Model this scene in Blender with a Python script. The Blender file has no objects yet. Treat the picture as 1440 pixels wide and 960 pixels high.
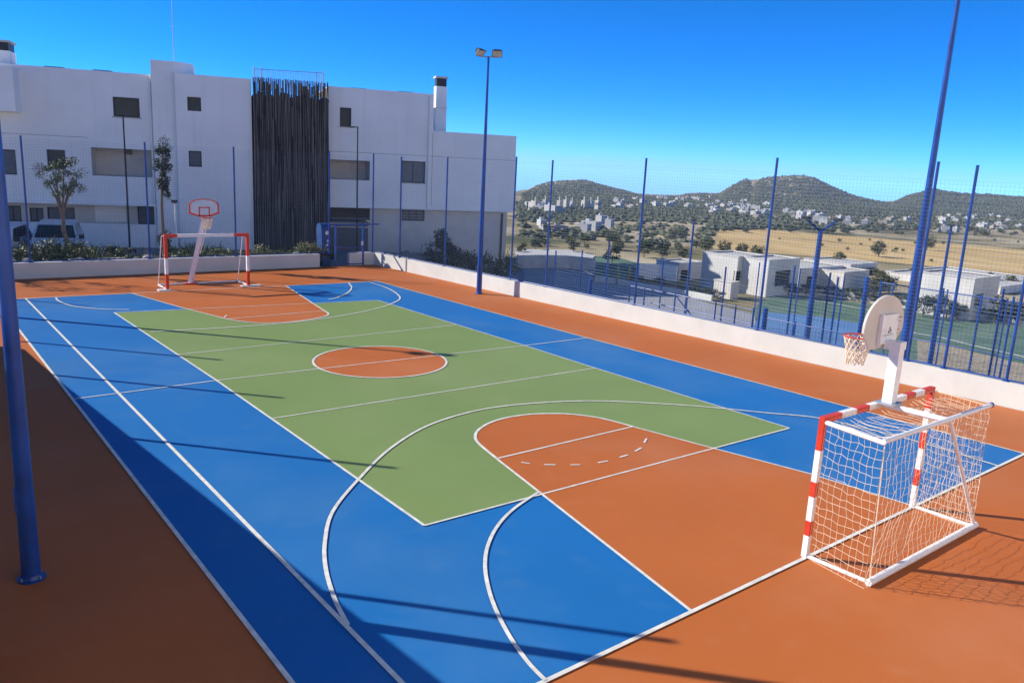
import bpy, math, random
from mathutils import Vector, Matrix, noise
rad = math.radians
scn = bpy.context.scene
col = scn.collection

# ------------------------------------------------------------------ camera
F, PITCH, YAW, ROLL = 1133.3, 0.214639, 0.678967, 0.0499185
CAM = Vector((-10.5114, -18.3383, 5.26636))
def _basis():
    cp, sp, cy, sy = math.cos(PITCH), math.sin(PITCH), math.cos(YAW), math.sin(YAW)
    f = Vector((sy*cp, cy*cp, -sp)); rt = Vector((cy, -sy, 0)); up = rt.cross(f)
    r1 = rt*math.cos(ROLL) + up*math.sin(ROLL); u1 = -rt*math.sin(ROLL) + up*math.cos(ROLL)
    return r1, u1, f
RT, UP, FW = _basis()
def ray(u, v): return RT*((u-720)/F) - UP*((v-480)/F) + FW
def at(u, v, z=0.0):
    d = ray(u, v); t = (z-CAM.z)/d.z; return CAM + d*t
def at_y(u, v, y):
    d = ray(u, v); t = (y-CAM.y)/d.y; return CAM + d*t
def at_x(u, v, x):
    d = ray(u, v); t = (x-CAM.x)/d.x; return CAM + d*t
def at_d(u, v, dep): return CAM + ray(u, v)*dep
cam = bpy.data.cameras.new('camera'); cam_o = bpy.data.objects.new('camera', cam); col.objects.link(cam_o)
m = Matrix((RT, UP, -FW)).transposed().to_4x4(); m.translation = CAM
cam_o.matrix_world = m
cam.sensor_width = 36; cam.lens = 36*F/1440; cam.clip_start = .1; cam.clip_end = 9000
scn.camera = cam_o

# ------------------------------------------------------------------ light
SUN_DIR = Vector((-.668, .744, 0)).normalized()*math.cos(rad(30.5)) + Vector((0, 0, math.sin(rad(30.5))))
w = bpy.data.worlds.new('World'); scn.world = w; w.use_nodes = True
nt = w.node_tree; nt.nodes.clear()
sky = nt.nodes.new('ShaderNodeTexSky'); sky.sky_type = 'NISHITA'; sky.sun_disc = False
sky.sun_elevation = rad(30.5); sky.sun_rotation = math.atan2(SUN_DIR.x, SUN_DIR.y)
sky.air_density = .3; sky.dust_density = 0; sky.ozone_density = 8.5; sky.altitude = 3000
hs = nt.nodes.new('ShaderNodeHueSaturation'); hs.inputs['Saturation'].default_value = 1.15; hs.inputs['Hue'].default_value = .497
bg = nt.nodes.new('ShaderNodeBackground'); bg.inputs['Strength'].default_value = .130
wo = nt.nodes.new('ShaderNodeOutputWorld')
nt.links.new(sky.outputs[0], hs.inputs['Color']); nt.links.new(hs.outputs[0], bg.inputs[0]); nt.links.new(bg.outputs[0], wo.inputs[0])
sl = bpy.data.lights.new('sun', 'SUN'); sl.energy = 2.1; sl.angle = rad(.5); sl.color = (1, .95, .87)
so = bpy.data.objects.new('sun', sl); col.objects.link(so)
so.rotation_euler = SUN_DIR.to_track_quat('Z', 'Y').to_euler()
scn.view_settings.view_transform = 'Standard'; scn.view_settings.look = 'None'
scn.view_settings.exposure = 1.65; scn.view_settings.gamma = 1

# ------------------------------------------------------------------ materials
def _n(nt, t, **k):
    n = nt.nodes.new(t)
    for a, b in k.items(): setattr(n, a, b)
    return n
def mat(name, c, rough=.7, var=.12, scale=3.0, c2=None, bump=0, bscale=60, spec=.4, metal=0, island=0, detail=5, tc='Object'):
    m = bpy.data.materials.new(name); m.use_nodes = True; nt = m.node_tree
    b = nt.nodes['Principled BSDF']; b.inputs['Roughness'].default_value = rough
    b.inputs['Specular IOR Level'].default_value = spec; b.inputs['Metallic'].default_value = metal
    geo = _n(nt, 'ShaderNodeNewGeometry')
    nz = _n(nt, 'ShaderNodeTexNoise'); nz.inputs['Scale'].default_value = scale; nz.inputs['Detail'].default_value = detail
    nt.links.new(geo.outputs['Position'], nz.inputs['Vector'])
    mx = _n(nt, 'ShaderNodeMix', data_type='RGBA')
    c = Vector(c[:3]); ca = c*(1-var); cb = Vector(c2) if c2 else c*(1+var)
    mx.inputs['A'].default_value = (*ca, 1); mx.inputs['B'].default_value = (*cb, 1)
    ra = _n(nt, 'ShaderNodeMapRange'); ra.inputs['From Min'].default_value = .32; ra.inputs['From Max'].default_value = .68
    nt.links.new(nz.outputs['Fac'], ra.inputs['Value'])
    src = ra.outputs[0]
    if island:
        ad = _n(nt, 'ShaderNodeMix', data_type='FLOAT'); ad.inputs['Factor'].default_value = island
        nt.links.new(src, ad.inputs['A']); nt.links.new(geo.outputs['Random Per Island'], ad.inputs['B']); src = ad.outputs['Result']
    nt.links.new(src, mx.inputs['Factor']); nt.links.new(mx.outputs['Result'], b.inputs['Base Color'])
    if bump:
        n2 = _n(nt, 'ShaderNodeTexNoise'); n2.inputs['Scale'].default_value = bscale; n2.inputs['Detail'].default_value = 4
        nt.links.new(geo.outputs['Position'], n2.inputs['Vector'])
        bp = _n(nt, 'ShaderNodeBump'); bp.inputs['Strength'].default_value = bump; bp.inputs['Distance'].default_value = .02
        nt.links.new(n2.outputs['Fac'], bp.inputs['Height']); nt.links.new(bp.outputs[0], b.inputs['Normal'])
    return m
def court_mat(name, c, stain, spec=.14):
    """acrylic sports paint: faint roller patches, dusty scuffs and fine grit"""
    m = mat(name, c, .62, .05, .35, bump=.25, bscale=220, spec=spec); nt = m.node_tree; b = nt.nodes['Principled BSDF']
    geo = _n(nt, 'ShaderNodeNewGeometry')
    src = b.inputs['Base Color'].links[0].from_socket
    for sc, lo, hi, amt, cc in ((.22, .46, .78, .55, stain), (1.7, .56, .80, .26, stain), (28, .58, .9, .32, tuple(x*.6 for x in c)), (110, .45, .9, .20, tuple(min(1, x*1.5) for x in c))):
        n = _n(nt, 'ShaderNodeTexNoise'); n.inputs['Scale'].default_value = sc; n.inputs['Detail'].default_value = 6; n.inputs['Roughness'].default_value = .6
        nt.links.new(geo.outputs['Position'], n.inputs['Vector'])
        r = _n(nt, 'ShaderNodeMapRange'); r.inputs['From Min'].default_value = lo; r.inputs['From Max'].default_value = hi; r.inputs['To Max'].default_value = amt
        nt.links.new(n.outputs['Fac'], r.inputs['Value'])
        x = _n(nt, 'ShaderNodeMix', data_type='RGBA'); x.inputs['B'].default_value = (*cc, 1)
        nt.links.new(r.outputs[0], x.inputs['Factor']); nt.links.new(src, x.inputs['A']); src = x.outputs['Result']
    nt.links.new(src, b.inputs['Base Color'])
    return m
M = {}
M['orange'] = court_mat('orange_court_paint', (.475, .130, .030), (.52, .22, .11))
M['blue'] = court_mat('blue_court_paint', (.013, .148, .41), (.10, .23, .40))
M['green'] = court_mat('green_court_paint', (.195, .275, .090), (.26, .31, .14))
M['line'] = mat('white_line_paint', (.70, .68, .60), .6, .16, 7, bump=.1, bscale=150)
M['stucco'] = mat('white_stucco', (.90, .86, .80), .85, .05, .45, bump=.15, bscale=40)
def streaks(m, amt, sc=(2.2, 2.2, .12), lo=.55, cc=(.45, .42, .38)):
    nt = m.node_tree; b = nt.nodes['Principled BSDF']; src = b.inputs['Base Color'].links[0].from_socket; geo = _n(nt, 'ShaderNodeNewGeometry')
    mp = _n(nt, 'ShaderNodeMapping'); mp.inputs['Scale'].default_value = sc; nt.links.new(geo.outputs['Position'], mp.inputs['Vector'])
    n = _n(nt, 'ShaderNodeTexNoise'); n.inputs['Scale'].default_value = 1.6; n.inputs['Detail'].default_value = 6; nt.links.new(mp.outputs[0], n.inputs['Vector'])
    q = _n(nt, 'ShaderNodeMapRange'); q.inputs['From Min'].default_value = lo; q.inputs['From Max'].default_value = .8; q.inputs['To Max'].default_value = amt; nt.links.new(n.outputs['Fac'], q.inputs['Value'])
    x = _n(nt, 'ShaderNodeMix', data_type='RGBA'); x.inputs['B'].default_value = (*cc, 1); nt.links.new(q.outputs[0], x.inputs['Factor']); nt.links.new(src, x.inputs['A']); nt.links.new(x.outputs['Result'], b.inputs['Base Color'])
streaks(M['stucco'], .16)
M['housewhite'] = mat('weathered_house_white', (.60, .58, .54), .9, .10, .8); streaks(M['housewhite'], .4)
M['wallpaint'] = mat('white_wall_paint', (.61, .62, .57), .8, .05, 1.2, bump=.2, bscale=30)
streaks(M['wallpaint'], .28, (1.5, 1.5, .6), .52)
M['cream'] = mat('cream_render', (.62, .58, .52), .85, .06, 2)
M['pole'] = mat('blue_mast_paint', (.007, .055, .26), .38, .25, 2.5, spec=.5)
M['wire'] = mat('blue_grey_wire', (.13, .20, .34), .6, .05, 3)
M['dark'] = mat('dark_frame', (.02, .023, .028), .5, .2, 5)
M['glass'] = mat('window_glass', (.022, .04, .045), .12, .3, .7, spec=.22)
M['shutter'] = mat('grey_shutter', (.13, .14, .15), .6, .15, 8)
M['white'] = mat('white_painted_steel', (.80, .79, .77), .45, .04, 6)
M['red'] = mat('red_painted_steel', (.62, .045, .018), .45, .1, 6)
M['net'] = mat('pale_net_cord', (.84, .70, .52), .8, .06, 9)
M['board'] = mat('grey_white_board', (.60, .55, .48), .6, .05, 3)
M['galv'] = mat('galvanised_steel', (.42, .45, .50), .4, .12, 8, metal=.5)
M['slat'] = mat('dark_timber_slats', (.028, .027, .027), .75, .3, 2, c2=(.25, .225, .19), island=.9)
M['slatback'] = mat('dark_screen_backing', (.02, .021, .024), .8, .2, 3)
M['lens'] = mat('lamp_lens', (.55, .48, .36), .25, .1, 3)
M['leaf'] = mat('green_leaves', (.045, .075, .022), .6, .4, .8, c2=(.14, .17, .05), island=.6)
M['leafd'] = mat('dark_leaves', (.012, .028, .014), .6, .3, .8, c2=(.05, .075, .03), island=.6)
M['leafy'] = mat('yellow_green_leaves', (.12, .13, .035), .6, .3, .8, c2=(.32, .30, .12), island=.6)
M['farleaf'] = mat('distant_leaves', (.045, .068, .026), .85, .3, .05, c2=(.15, .16, .065), island=.7)
M['hillleaf'] = mat('hill_pine_leaves', (.052, .070, .036), .9, .25, .01, c2=(.120, .130, .066), island=.5)
M['bark'] = mat('bark', (.20, .155, .11), .9, .3, 12, bump=.4)
M['stone'] = mat('pale_stone', (.42, .38, .32), .9, .25, 4, bump=.5, bscale=12)
M['asphalt'] = mat('car_park_asphalt', (.24, .22, .19), .9, .2, 1.5, bump=.2)
M['gravel'] = mat('dry_gravel', (.34, .28, .18), .95, .3, 5, bump=.3)
M['road'] = mat('pale_road', (.33, .33, .34), .9, .12, .5)
M['cgreen'] = mat('padel_green', (.075, .15, .085), .8, .15, .6, c2=(.13, .20, .12))
M['cblue'] = mat('padel_blue', (.10, .22, .42), .7, .12, .8)
M['kerb'] = mat('concrete_kerb', (.50, .48, .44), .9, .1, 3)
M['carw'] = mat('silver_car_paint', (.55, .57, .59), .25, .04, 2, spec=.7)
M['rubber'] = mat('tyre_rubber', (.02, .02, .02), .8, .1, 5)
M['lamp'] = mat('headlight_glass', (.7, .72, .75), .15, .05, 3)
M['binblue'] = mat('blue_plastic', (.02, .07, .22), .5, .15, 4)
M['town'] = mat('town_white', (.50, .48, .44), .9, .12, .02)
M['town2'] = mat('town_cream', (.38, .33, .26), .9, .12, .02)
M['tower'] = mat('tower_beige', (.60, .53, .42), .9, .10, .1)
M['townwin'] = mat('town_window', (.10, .105, .11), .5, .2, .1)
streaks(M['white'], .55, (7, 7, 5), .60, (.30, .22, .16)); streaks(M['red'], .4, (7, 7, 5), .62, (.25, .16, .13))
def glassy(name, c, a):
    m = bpy.data.materials.new(name); m.use_nodes = True; nt = m.node_tree; nt.nodes.clear()
    o = _n(nt, 'ShaderNodeOutputMaterial'); mx = _n(nt, 'ShaderNodeMixShader'); mx.inputs[0].default_value = a
    t = _n(nt, 'ShaderNodeBsdfTransparent'); p = _n(nt, 'ShaderNodeBsdfPrincipled'); p.inputs['Base Color'].default_value = (*c, 1); p.inputs['Roughness'].default_value = .1
    nz = _n(nt, 'ShaderNodeTexNoise'); nt.links.new(nz.outputs['Fac'], p.inputs['Coat Weight'])
    nt.links.new(t.outputs[0], mx.inputs[1]); nt.links.new(p.outputs[0], mx.inputs[2]); nt.links.new(mx.outputs[0], o.inputs[0])
    return m
M['clear'] = glassy('clear_board_panel', (.6, .65, .7), .25)

# terrain material driven by a land-cover value per vertex (0 scrub, 1 dry field, 2 lower paving)
def terrain_mat():
    m = bpy.data.materials.new('terrain_ground'); m.use_nodes = True; nt = m.node_tree; b = nt.nodes['Principled BSDF']; b.inputs['Roughness'].default_value = 1; b.inputs['Specular IOR Level'].default_value = .1
    geo = _n(nt, 'ShaderNodeNewGeometry')
    def nz(s, d=6, vec=None):
        n = _n(nt, 'ShaderNodeTexNoise'); n.inputs['Scale'].default_value = s; n.inputs['Detail'].default_value = d; n.inputs['Roughness'].default_value = .65
        nt.links.new(vec or geo.outputs['Position'], n.inputs['Vector']); return n.outputs['Fac']
    def ramp(v, stops):
        r = _n(nt, 'ShaderNodeValToRGB'); r.color_ramp.elements[0].position = stops[0][0]; r.color_ramp.elements[0].color = (*stops[0][1], 1)
        r.color_ramp.elements[1].position = stops[-1][0]; r.color_ramp.elements[1].color = (*stops[-1][1], 1)
        for p, c in stops[1:-1]:
            e = r.color_ramp.elements.new(p); e.color = (*c, 1)
        nt.links.new(v, r.inputs['Fac']); return r.outputs['Color']
    def mixc(f, a, bb):
        x = _n(nt, 'ShaderNodeMix', data_type='RGBA'); nt.links.new(f, x.inputs['Factor']); nt.links.new(a, x.inputs['A']); nt.links.new(bb, x.inputs['B']); return x.outputs['Result']
    scrub = ramp(nz(.03), [(.30, (.06, .07, .030)), (.41, (.13, .125, .055)), (.48, (.29, .235, .12)), (.62, (.50, .42, .27))])
    # dry field: stretched furrows
    mp = _n(nt, 'ShaderNodeMapping'); mp.inputs['Scale'].default_value = (1, .18, 1); mp.inputs['Rotation'].default_value = (0, 0, .65); nt.links.new(geo.outputs['Position'], mp.inputs['Vector'])
    field = ramp(nz(.16, 8, mp.outputs[0]), [(.28, (.22, .17, .07)), (.42, (.48, .33, .13)), (.55, (.64, .44, .18)), (.72, (.68, .51, .27))])
    a = _n(nt, 'ShaderNodeAttribute'); a.attribute_name = 'cover'
    # ragged edge
    add = _n(nt, 'ShaderNodeMath', operation='ADD'); nt.links.new(a.outputs['Fac'], add.inputs[0])
    mu = _n(nt, 'ShaderNodeMath', operation='MULTIPLY_ADD'); mu.inputs[1].default_value = .9; mu.inputs[2].default_value = -.45; nt.links.new(nz(.05), mu.inputs[0]); nt.links.new(mu.outputs[0], add.inputs[1])
    st = _n(nt, 'ShaderNodeMapRange'); st.inputs['From Min'].default_value = .42; st.inputs['From Max'].default_value = .58; nt.links.new(add.outputs[0], st.inputs['Value'])
    nt.links.new(mixc(st.outputs[0], scrub, field), b.inputs['Base Color'])
    return m
M['terrain'] = terrain_mat()

# ------------------------------------------------------------------ mesh builder
WM = {}
def wm(o): return WM.get(o.name, Matrix.Identity(4))
class MB:
    def __init__(s): s.v = []; s.f = []; s.mi = []; s.k = 0
    def add(s, vs, fs):
        o = len(s.v); s.v += [Vector(p) for p in vs]; s.f += [tuple(i+o for i in f) for f in fs]; s.mi += [s.k]*len(fs); return s
    def box(s, a, b):
        x0, y0, z0 = a; x1, y1, z1 = b
        return s.add([(x0,y0,z0),(x1,y0,z0),(x1,y1,z0),(x0,y1,z0),(x0,y0,z1),(x1,y0,z1),(x1,y1,z1),(x0,y1,z1)],
                     [(0,3,2,1),(4,5,6,7),(0,1,5,4),(1,2,6,5),(2,3,7,6),(3,0,4,7)])
    def tube(s, p, q, r, r2=None, n=8, cap=True, up=None):
        p, q = Vector(p), Vector(q); r2 = r if r2 is None else r2; d = (q-p).normalized()
        a = d.orthogonal().normalized() if up is None else (Vector(up)-d*d.dot(Vector(up))).normalized(); b = d.cross(a)
        off = math.pi/n if n == 4 else 0; k = 1.41421 if n == 4 else 1
        vs = [p+(a*math.cos(off+2*math.pi*i/n)+b*math.sin(off+2*math.pi*i/n))*r*k for i in range(n)] + [q+(a*math.cos(off+2*math.pi*i/n)+b*math.sin(off+2*math.pi*i/n))*r2*k for i in range(n)]
        fs = [(i, (i+1) % n, n+(i+1) % n, n+i) for i in range(n)]
        if cap: fs += [tuple(range(n-1, -1, -1)), tuple(range(n, 2*n))]
        return s.add(vs, fs)
    def path(s, pts, r, n=6):
        for a, b in zip(pts, pts[1:]): s.tube(a, b, r, n=n, cap=False)
        return s
    def prism(s, poly, thick):      # poly: 3d points, thick: vector
        n = len(poly); t = Vector(thick); P = [Vector(p) for p in poly]
        return s.add(P+[p+t for p in P], [tuple(range(n)), tuple(range(2*n-1, n-1, -1))]+[(i, n+i, n+(i+1) % n, (i+1) % n) for i in range(n)])
    def poly(s, pts): return s.add(pts, [tuple(range(len(pts)))])
    def build(s, name, mt, parent=None, origin=None, smooth=False):
        me = bpy.data.meshes.new(name)
        vs = s.v
        if parent is not None:
            inv = wm(parent).inverted(); vs = [inv @ p for p in vs]
        o = bpy.data.objects.new(name, me); col.objects.link(o)
        if parent is not None: o.parent = parent; WM[o.name] = wm(parent)
        elif origin is not None:
            og = Vector(origin); vs = [p-og for p in vs]; o.location = og; WM[o.name] = Matrix.Translation(og)
        me.from_pydata([tuple(p) for p in vs], [], s.f)
        mts = mt if isinstance(mt, (list, tuple)) else [mt]
        for q in mts: me.materials.append(M[q] if isinstance(q, str) else q)
        for p, k in zip(me.polygons, s.mi): p.material_index = k; p.use_smooth = smooth
        me.update()
        if smooth:
            try: me.set_sharp_from_angle(angle=rad(40))
            except Exception: pass
        return o
def tag(o, label, cat, group=None):
    o['label'] = label; o['category'] = cat
    if group: o['group'] = group
    return o
def empty(name, loc, rz=0):
    o = bpy.data.objects.new(name, None); col.objects.link(o); o.location = loc; o.rotation_euler = (0, 0, rz)
    o.empty_display_size = .2
    WM[o.name] = Matrix.Translation(Vector(loc)) @ Matrix.Rotation(rz, 4, 'Z'); return o
def kids(o): return [c for c in col.objects if c.parent == o]
def copy_tree(o, parent=None, loc=None, rz=None):
    c = o.copy(); col.objects.link(c)
    if parent: c.parent = parent
    if loc is not None: c.location = loc
    if rz is not None: c.rotation_euler = (0, 0, rz)
    for ch in kids(o): copy_tree(ch, c)
    return c
def structure(o, kind='structure'): o['kind'] = kind; return o

# ------------------------------------------------------------------ court markings
def inter(p, q, a, b):
    d1, d2 = q-p, b-a; den = d1.x*d2.y-d1.y*d2.x; t = ((a.x-p.x)*d2.y-(a.y-p.y)*d2.x)/den; return p+d1*t
LB = (at(23.5,460), at(410,960)); RB = (at(826,475.5), at(1430,635.5)); RBf = (at(530,395.7), at(826,475.5))
NB = (at(767,958), at(1405,655.5)); FB = (at(36,420), at(530,395.7))
BNL = inter(*LB, *NB); BNR = inter(*RB, *NB); BFL = inter(*LB, *FB); BFR = at(530,395.7); BMR = at(826,475.5)
G = [at(596.5,739.7), at(1110,602.7), at(836.7,518), at(737.7,486.4), at(531,422.6), at(160.6,440), at(304.5,535.5)]
KN = [at(967.5,856.5), at(758,692), at(698.3,645.6)]; KNr = [at(1276,710), at(1138,666.5), at(992,628), at(890,600.5)]
KN[0] = inter(KN[0], KN[2], *NB); KNr[0] = inter(KNr[2], KNr[0], *NB)
KFl = [at(190,414.2), at(250,431.5), at(319,449)]; KFr = [at(403,403), at(434,423), at(456,437.5)]
KFl[0] = inter(KFl[0], KFl[1], *FB); KFr[0] = inter(KFr[0], KFr[1], *FB)
def sm(pts, n=10, closed=False):
    out = []; N = len(pts)
    for i in range(N if closed else N-1):
        g = lambda k: pts[k % N] if closed else pts[min(max(k, 0), N-1)]
        p0, p1, p2, p3 = g(i-1), g(i), g(i+1), g(i+2)
        for j in range(n):
            t = j/n; out.append(.5*((2*p1)+(p2-p0)*t+(2*p0-5*p1+4*p2-p3)*t*t+(3*p1-p0-3*p2+p3)*t**3))
    if not closed: out.append(pts[-1])
    return out
def arc(a, b, bulge, n=24):   # half ellipse from a to b, bulge vector is the far point relative to the middle
    mid = (a+b)/2; h = (a-b)/2
    return [mid+h*math.cos(math.pi*i/n)+bulge*math.sin(math.pi*i/n) for i in range(n+1)]
def sheet(name, pts, z, mt):
    mb = MB(); mb.poly([(p.x, p.y, z) for p in pts]); o = mb.build(name, mt); return structure(o)
def ribbon(mb, pts, wd, z, closed=False):
    P = [Vector((p.x, p.y, 0)) for p in pts]; N = len(P); L = []
    for i in range(N):
        a = P[(i-1) % N] if (closed or i > 0) else P[i]; b = P[(i+1) % N] if (closed or i < N-1) else P[i]
        t = (b-a).normalized(); nrm = Vector((-t.y, t.x, 0)); L.append((P[i]+nrm*wd/2, P[i]-nrm*wd/2))
    for i in range(N if closed else N-1):
        a, b = L[i], L[(i+1) % N]
        mb.add([(a[0].x, a[0].y, z), (a[1].x, a[1].y, z), (b[1].x, b[1].y, z), (b[0].x, b[0].y, z)], [(0, 1, 2, 3)])
fl = MB()
WF, WN = Vector((9.55, 18.0, 0)), Vector((11.9, -21.0, 0))     # right wall line, inner face
def wx(y): return WF.x+(WF.y-y)/(WF.y-WN.y)*(WN.x-WF.x)
fl.poly([(-10.2, -22, 0), (WN.x, -22, 0), (9.6, 18.1, 0), (-16, 18.1, 0), (-16, 10, 0), (-10.2, 10, 0)])
structure(fl.build('court_floor', 'orange'))
sheet('blue_playing_area', [BNL, BNR, BMR, BFR, BFL], .004, 'blue')
sheet('green_playing_area', G, .008, 'green')
kn_top = at(772,582.5); knm = (KN[-1]+KNr[-1])/2
arcN = sm([KN[-1], at(681,631.5), at(671,622), at(668.3,615), at(671.5,606.5), at(686,596.5), at(708,589), at(738,584), at(770,582.3), at(805,583.3), at(845,588.8), at(890,600.5)], 4)
kf_mid = (KFl[-1]+KFr[-1])/2; arcF = arc(KFl[-1], KFr[-1], Vector((kf_mid.x*.2-.0, 5.45, 0))-Vector((kf_mid.x*1.0, kf_mid.y, 0)))
# far free throw circle: touches the measured points
arcF = sm([KFl[-1], at(340,452.5), at(372,454.8), at(415,452.5), at(450,447), at(462,442.5), KFr[-1]], 6)
sheet('near_key_paint', [KN[0], KN[1], KN[2]]+arcN[1:-1]+KNr[::-1], .012, 'orange')
sheet('far_key_paint', KFl+arcF[1:-1]+KFr[::-1], .012, 'orange')
CC = (at(433,509)+at(633.6,507))/2; CR = 1.76
circ = [CC+Vector((math.cos(a)*CR, math.sin(a)*CR, 0)) for a in [2*math.pi*i/64 for i in range(64)]]
circ = [Vector((p.x, CC.y+(p.y-CC.y)*.98, 0)) for p in circ]
sheet('centre_circle_paint', circ, .012, 'orange')
ln = MB(); W1, W2 = .06, .05; Z = .016
A0, A1 = at(36,420), at(564,960)
A1 = inter(A0, A1, *NB)
segs = [([BNL, BNR], .07), ([BNR, BMR, BFR], W1), ([BFR, BFL], W1), ([BFL, BNL], .07), ([A0, A1], .075),
        (G[:2], W2), (G[1:5], W2), (G[4:6], W2), ([G[5], G[6], G[0]], .06),
        ([at(383,589), at(836.7,518)], W2), ([at(251,499), at(641.7,457.3)], W2),
        ([inter(*LB, at(164,553.8), at(304.5,535.5)), G[6], G[3], BMR], W2),
        (KN[:1]+[KN[2]], .06), (KNr, .05), (KFl, .06), (KFr, .06), ([KN[2], KNr[-1]], .055), ([KFl[-1], KFr[-1]], .05)]
k = 0
for pts, wd in segs: ribbon(ln, pts, wd*.82, Z+.0004*(k % 9)); k += 1
ribbon(ln, arcN, .06, Z+.004); ribbon(ln, arcF, .06, Z+.004); ribbon(ln, circ, .06, Z+.004, True)
# three point arcs
p3 = sm([at(564,960)*.0+at(489,880), at(470,842), at(458,800), at(457,762), at(468,720), at(504,675), at(548,632), at(600,600), at(660,580.5), at(720,570.5), at(800,565), at(860,565), at(930,568.5), at(1000,573.5), at(1075,581), at(1147,588), at(1225,605), at(1298,624), at(1404,656)], 6)
ribbon(ln, p3, .055, Z+.005)
f3 = sm([at(212,467), at(280,463.5), at(345,459.5), at(400,455), at(455,448.5), at(505,440), at(540,431.5), at(558,424), at(562.5,419), at(556,412), at(542,404.5), at(520,397.5)], 6)
ribbon(ln, f3, .06, Z+.005)
# goal area arcs
d1 = sm([at(757,693), at(723,716), at(700,740), at(686,768), at(682,795), at(686,825), at(697,858), at(716,895), at(742,932), at(767,958)], 6)
ribbon(ln, d1, .052, Z+.0055)
d2 = sm([at(79,419.3), at(82,423.5), at(98,430), at(120,433.5), at(150,435.5), at(182,436)], 6)
ribbon(ln, d2, .06, Z+.0055)
d3 = sm([at(490,397.8), at(494.5,405), at(489,412), at(474,419), at(462,421.5)], 6); ribbon(ln, d3, .06, Z+.0055)
for pts in ([(733,651),(745,653)], [(765,654.2),(781,654.6)], [(802,654.6),(816,654.4)], [(841,651.5),(855,649)], [(871,644),(883,640.5)], [(893,635.5),(902,630.5)], [(906,623.5),(909,617.5)]):
    ribbon(ln, [at(*p) for p in pts], .042, Z+.005)
ribbon(ln, [at(315,447), at(319,443.8)], .05, Z+.005)
structure(ln.build('court_lines', 'line'))

# ------------------------------------------------------------------ low white walls
def slab(mb, a, b, th, z0, z1, side=1):
    a, b = Vector((a[0], a[1], 0)), Vector((b[0], b[1], 0)); t = (b-a).normalized(); n = Vector((t.y, -t.x, 0))*th*side
    mb.prism([(a.x, a.y, z0), (b.x, b.y, z0), (b.x+n.x, b.y+n.y, z0), (a.x+n.x, a.y+n.y, z0)], (0, 0, z1-z0))
FWY = 17.95
mb = MB(); slab(mb, (-20, FWY), (6.55, FWY), -.25, -.25, .62); o = mb.build('low_wall', 'wallpaint', origin=(-4, FWY, 0))
tag(o, 'long low white wall along the far end of the court, in shade, planted behind', 'wall')
mb = MB(); slab(mb, (8.15, FWY+.05), (9.55, FWY+.05), -.25, -.25, .62); o = mb.build('low_wall', 'wallpaint', origin=(8.9, FWY, 0))
tag(o, 'short shaded white wall stub between the gate and the right hand wall', 'wall')
mb = MB(); slab(mb, (WF.x, 18.0), (WN.x, WN.y), -.25, -2.4, .62); o = mb.build('low_wall', 'wallpaint', origin=(10.4, 0, 0))
tag(o, 'long sunlit white wall under the blue fence on the right of the court', 'wall')
# wall behind the left side (out of frame), which throws the broad shade
mb = MB()
mb.prism([(-10.0, 24, 0), (-10.0, 4, 0), (-10.0, -5, 0), (-10.02, -11.0, 0), (-10.02, -11.0, 3.55), (-10.0, -5, 3.02), (-10.0, 4, 2.32), (-10.0, 8.0, 2.1), (-10.0, 8.2, 1.0), (-10.0, 24, 1.0)][::-1], (-.3, 0, 0))
o = mb.build('retaining_wall', 'wallpaint', origin=(-10.1, 0, 0)); tag(o, 'tall white retaining wall beside the shaded left edge of the court', 'wall')
mb = MB(); mb.box((-17, -26.9, -.2), (-10.31, -18.6, 3.6)); o = mb.build('viewing_terrace', 'kerb', origin=(-13, -20, 0)); tag(o, 'raised concrete terrace from which the court is overlooked', 'terrace')

# unseen white block added behind the camera to bounce sunlight onto the shaded facades
blk = empty('bounce_block', (0, -27, 0)); tag(blk, 'unseen white block added behind the viewing terrace to bounce sunlight onto the facades', 'building')
m_ = MB(); cx0 = -46
m_.box((-46, -38, -2), (52, -27, 13)); m_.box((-30, -38, 13), (40, -28.5, 16)); m_.build('wall', 'stucco', blk)
for i in range(15):
    for z_ in (.6, 4.4, 7.6, 10.6):
        x_ = -43+i*6.3; wdw = MB(); wdw.box((x_, -27.0, z_), (x_+1.5, -26.96, z_+1.3)); wdw = wdw.build('window', 'dark', blk)
        p_ = MB(); p_.box((x_+.08, -26.955, z_+.08), (x_+1.42, -26.95, z_+1.22)); p_.build('pane', 'glass', wdw)
m_ = MB(); m_.box((-46.1, -38.1, 13), (-30.1, -26.9, 13.3)); m_.build('parapet', 'stucco', blk)

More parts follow.
